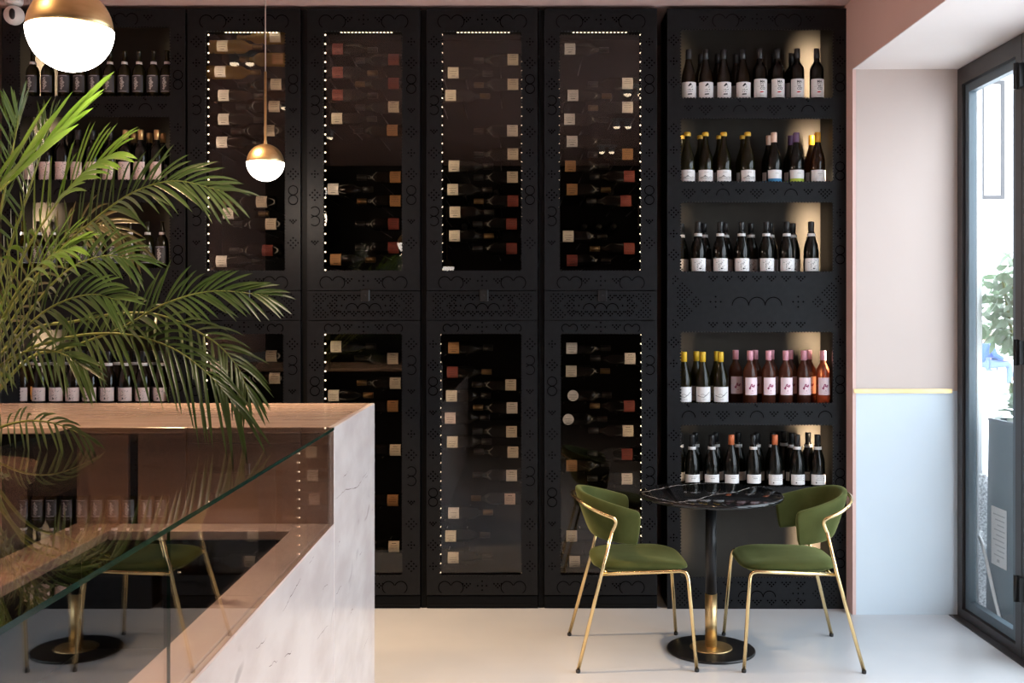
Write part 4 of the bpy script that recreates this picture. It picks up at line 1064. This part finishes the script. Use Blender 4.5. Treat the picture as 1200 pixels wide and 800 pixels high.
# seated passer-by on a stone bench far across the street
pc = Vector((XP(1157, 23), 23, -.02))
r = empty('stone_bench', pc + Vector((-.3, .1, 0))); tag(r, 'pale stone bench across the street, seen under the shrub leaves', 'bench')
m = MB(); m.bbox(-.9, .45, -.22, .22, .40, .47, .01); m.build('slab', M['facade'], r)
for s in (-.7, .25):
    m = MB(); m.bbox(s, s + .15, -.18, .18, 0, .40, .01); m.build('leg', M['facade'], r)
def skin(name, verts, edges, radii, mat, parent, root=0):
    me = bpy.data.meshes.new(name); me.from_pydata(verts, edges, []); me.materials.append(mat)
    o = link(name, me, parent); md = o.modifiers.new('skin', 'SKIN'); md.use_smooth_shade = True
    for i, q in enumerate(radii):
        q = q if isinstance(q, tuple) else (q, q)
        me.skin_vertices[0].data[i].radius = q; me.skin_vertices[0].data[i].use_root = (i == root)
    s = o.modifiers.new('sub', 'SUBSURF'); s.levels = 1; s.render_levels = 2
    return o
r = empty('person', pc); tag(r, 'seated person in blue jacket and jeans across the street, seen through the glass', 'person')
V = [(0, 0, .56), (-.04, 0, .78), (-.02, 0, 1.02), (0, 0, 1.10), (.02, 0, 1.17), (.03, 0, 1.27), (.03, 0, 1.34),
     (.03, -.10, .56), (.44, -.11, .55), (.42, -.11, .12), (.54, -.11, .05),
     (.03, .10, .56), (.46, .06, .60), (.54, .02, .24), (.66, .02, .19),
     (-.01, -.19, 1.0), (.06, -.24, .76), (.28, -.16, .66), (.38, -.12, .65),
     (-.01, .19, 1.0), (.08, .24, .78), (.30, .12, .70), (.40, .08, .68)]
E = [(0, 1), (1, 2), (2, 3), (3, 4), (4, 5), (5, 6), (0, 7), (7, 8), (8, 9), (9, 10), (0, 11), (11, 12), (12, 13), (13, 14), (2, 15), (15, 16), (16, 17), (17, 18), (2, 19), (19, 20), (20, 21), (21, 22)]
Rr = [.12, .12, .13, .06, .055, .095, .06, .08, .055, .04, .035, .08, .055, .04, .035, .05, .042, .035, .04, .05, .042, .035, .04]
skin('body', V, E, Rr, M['skin'], r)
jv = [0, 1, 2, 3, 15, 16, 17, 19, 20, 21]; mp_ = {v: i for i, v in enumerate(jv)}
skin('jacket', [V[i] for i in jv], [(mp_[a], mp_[c_]) for a, c_ in E if a in mp_ and c_ in mp_], [Rr[i] * 1.18 + .008 for i in jv], M['jacket'], r)
jv = [0, 7, 8, 9, 11, 12, 13]; mp2 = {v: i for i, v in enumerate(jv)}
skin('jeans', [V[i] for i in jv], [(mp2[a], mp2[c_]) for a, c_ in E if a in mp2 and c_ in mp2], [Rr[i] * 1.18 + .008 for i in jv], M['jeans'], r)
skin('hair', [(.0, 0, 1.25), (.01, 0, 1.33), (.03, 0, 1.37)], [(0, 1), (1, 2)], [.085, .10, .06], M['hair'], r)

# ---------------------------------------------------------------- light
wd = bpy.data.worlds.new('daylight'); sc.world = wd; wd.use_nodes = True
bg = wd.node_tree.nodes['Background']; bg.inputs['Color'].default_value = (.82, .90, 1.0, 1); bg.inputs['Strength'].default_value = 7.4
for y0, y1 in ((2.4, 3.65), (3.65, 4.9), (4.9, YE)):
    l = bpy.data.lights.new('window_portal', 'AREA'); l.shape = 'RECTANGLE'; l.size = y1 - y0; l.size_y = ZS; l.cycles.is_portal = True
    o = bpy.data.objects.new('window_portal', l); C.objects.link(o); o.location = (XD + .08, (y0 + y1) / 2, ZS / 2); o.rotation_euler = (PI / 2, 0, PI / 2)

# ---------------------------------------------------------------- camera / colour
cam = bpy.data.cameras.new('camera'); co = bpy.data.objects.new('camera', cam); C.objects.link(co)
co.location = (0, 0, H); co.rotation_euler = (PI / 2, 0, 0)
cam.sensor_width = 36; cam.lens = F / 1200 * 36; cam.shift_x = -(VX - 600) / 1200; cam.shift_y = -(400 - VY) / 1200
cam.clip_start = .02
sc.camera = co
sc.view_settings.view_transform = 'Standard'; sc.view_settings.look = 'None'; sc.view_settings.gamma = 1; sc.view_settings.use_curve_mapping = False
sc.view_settings.exposure = 0.0
cy = sc.cycles
cy.use_denoising = True; cy.max_bounces = 10; cy.diffuse_bounces = 5; cy.glossy_bounces = 5; cy.transmission_bounces = 8; cy.transparent_max_bounces = 24
cy.caustics_reflective = False; cy.caustics_refractive = False; cy.sample_clamp_indirect = 6
for k in ('led', 'led_soft', 'opal'): M[k].cycles.emission_sampling = 'NONE'
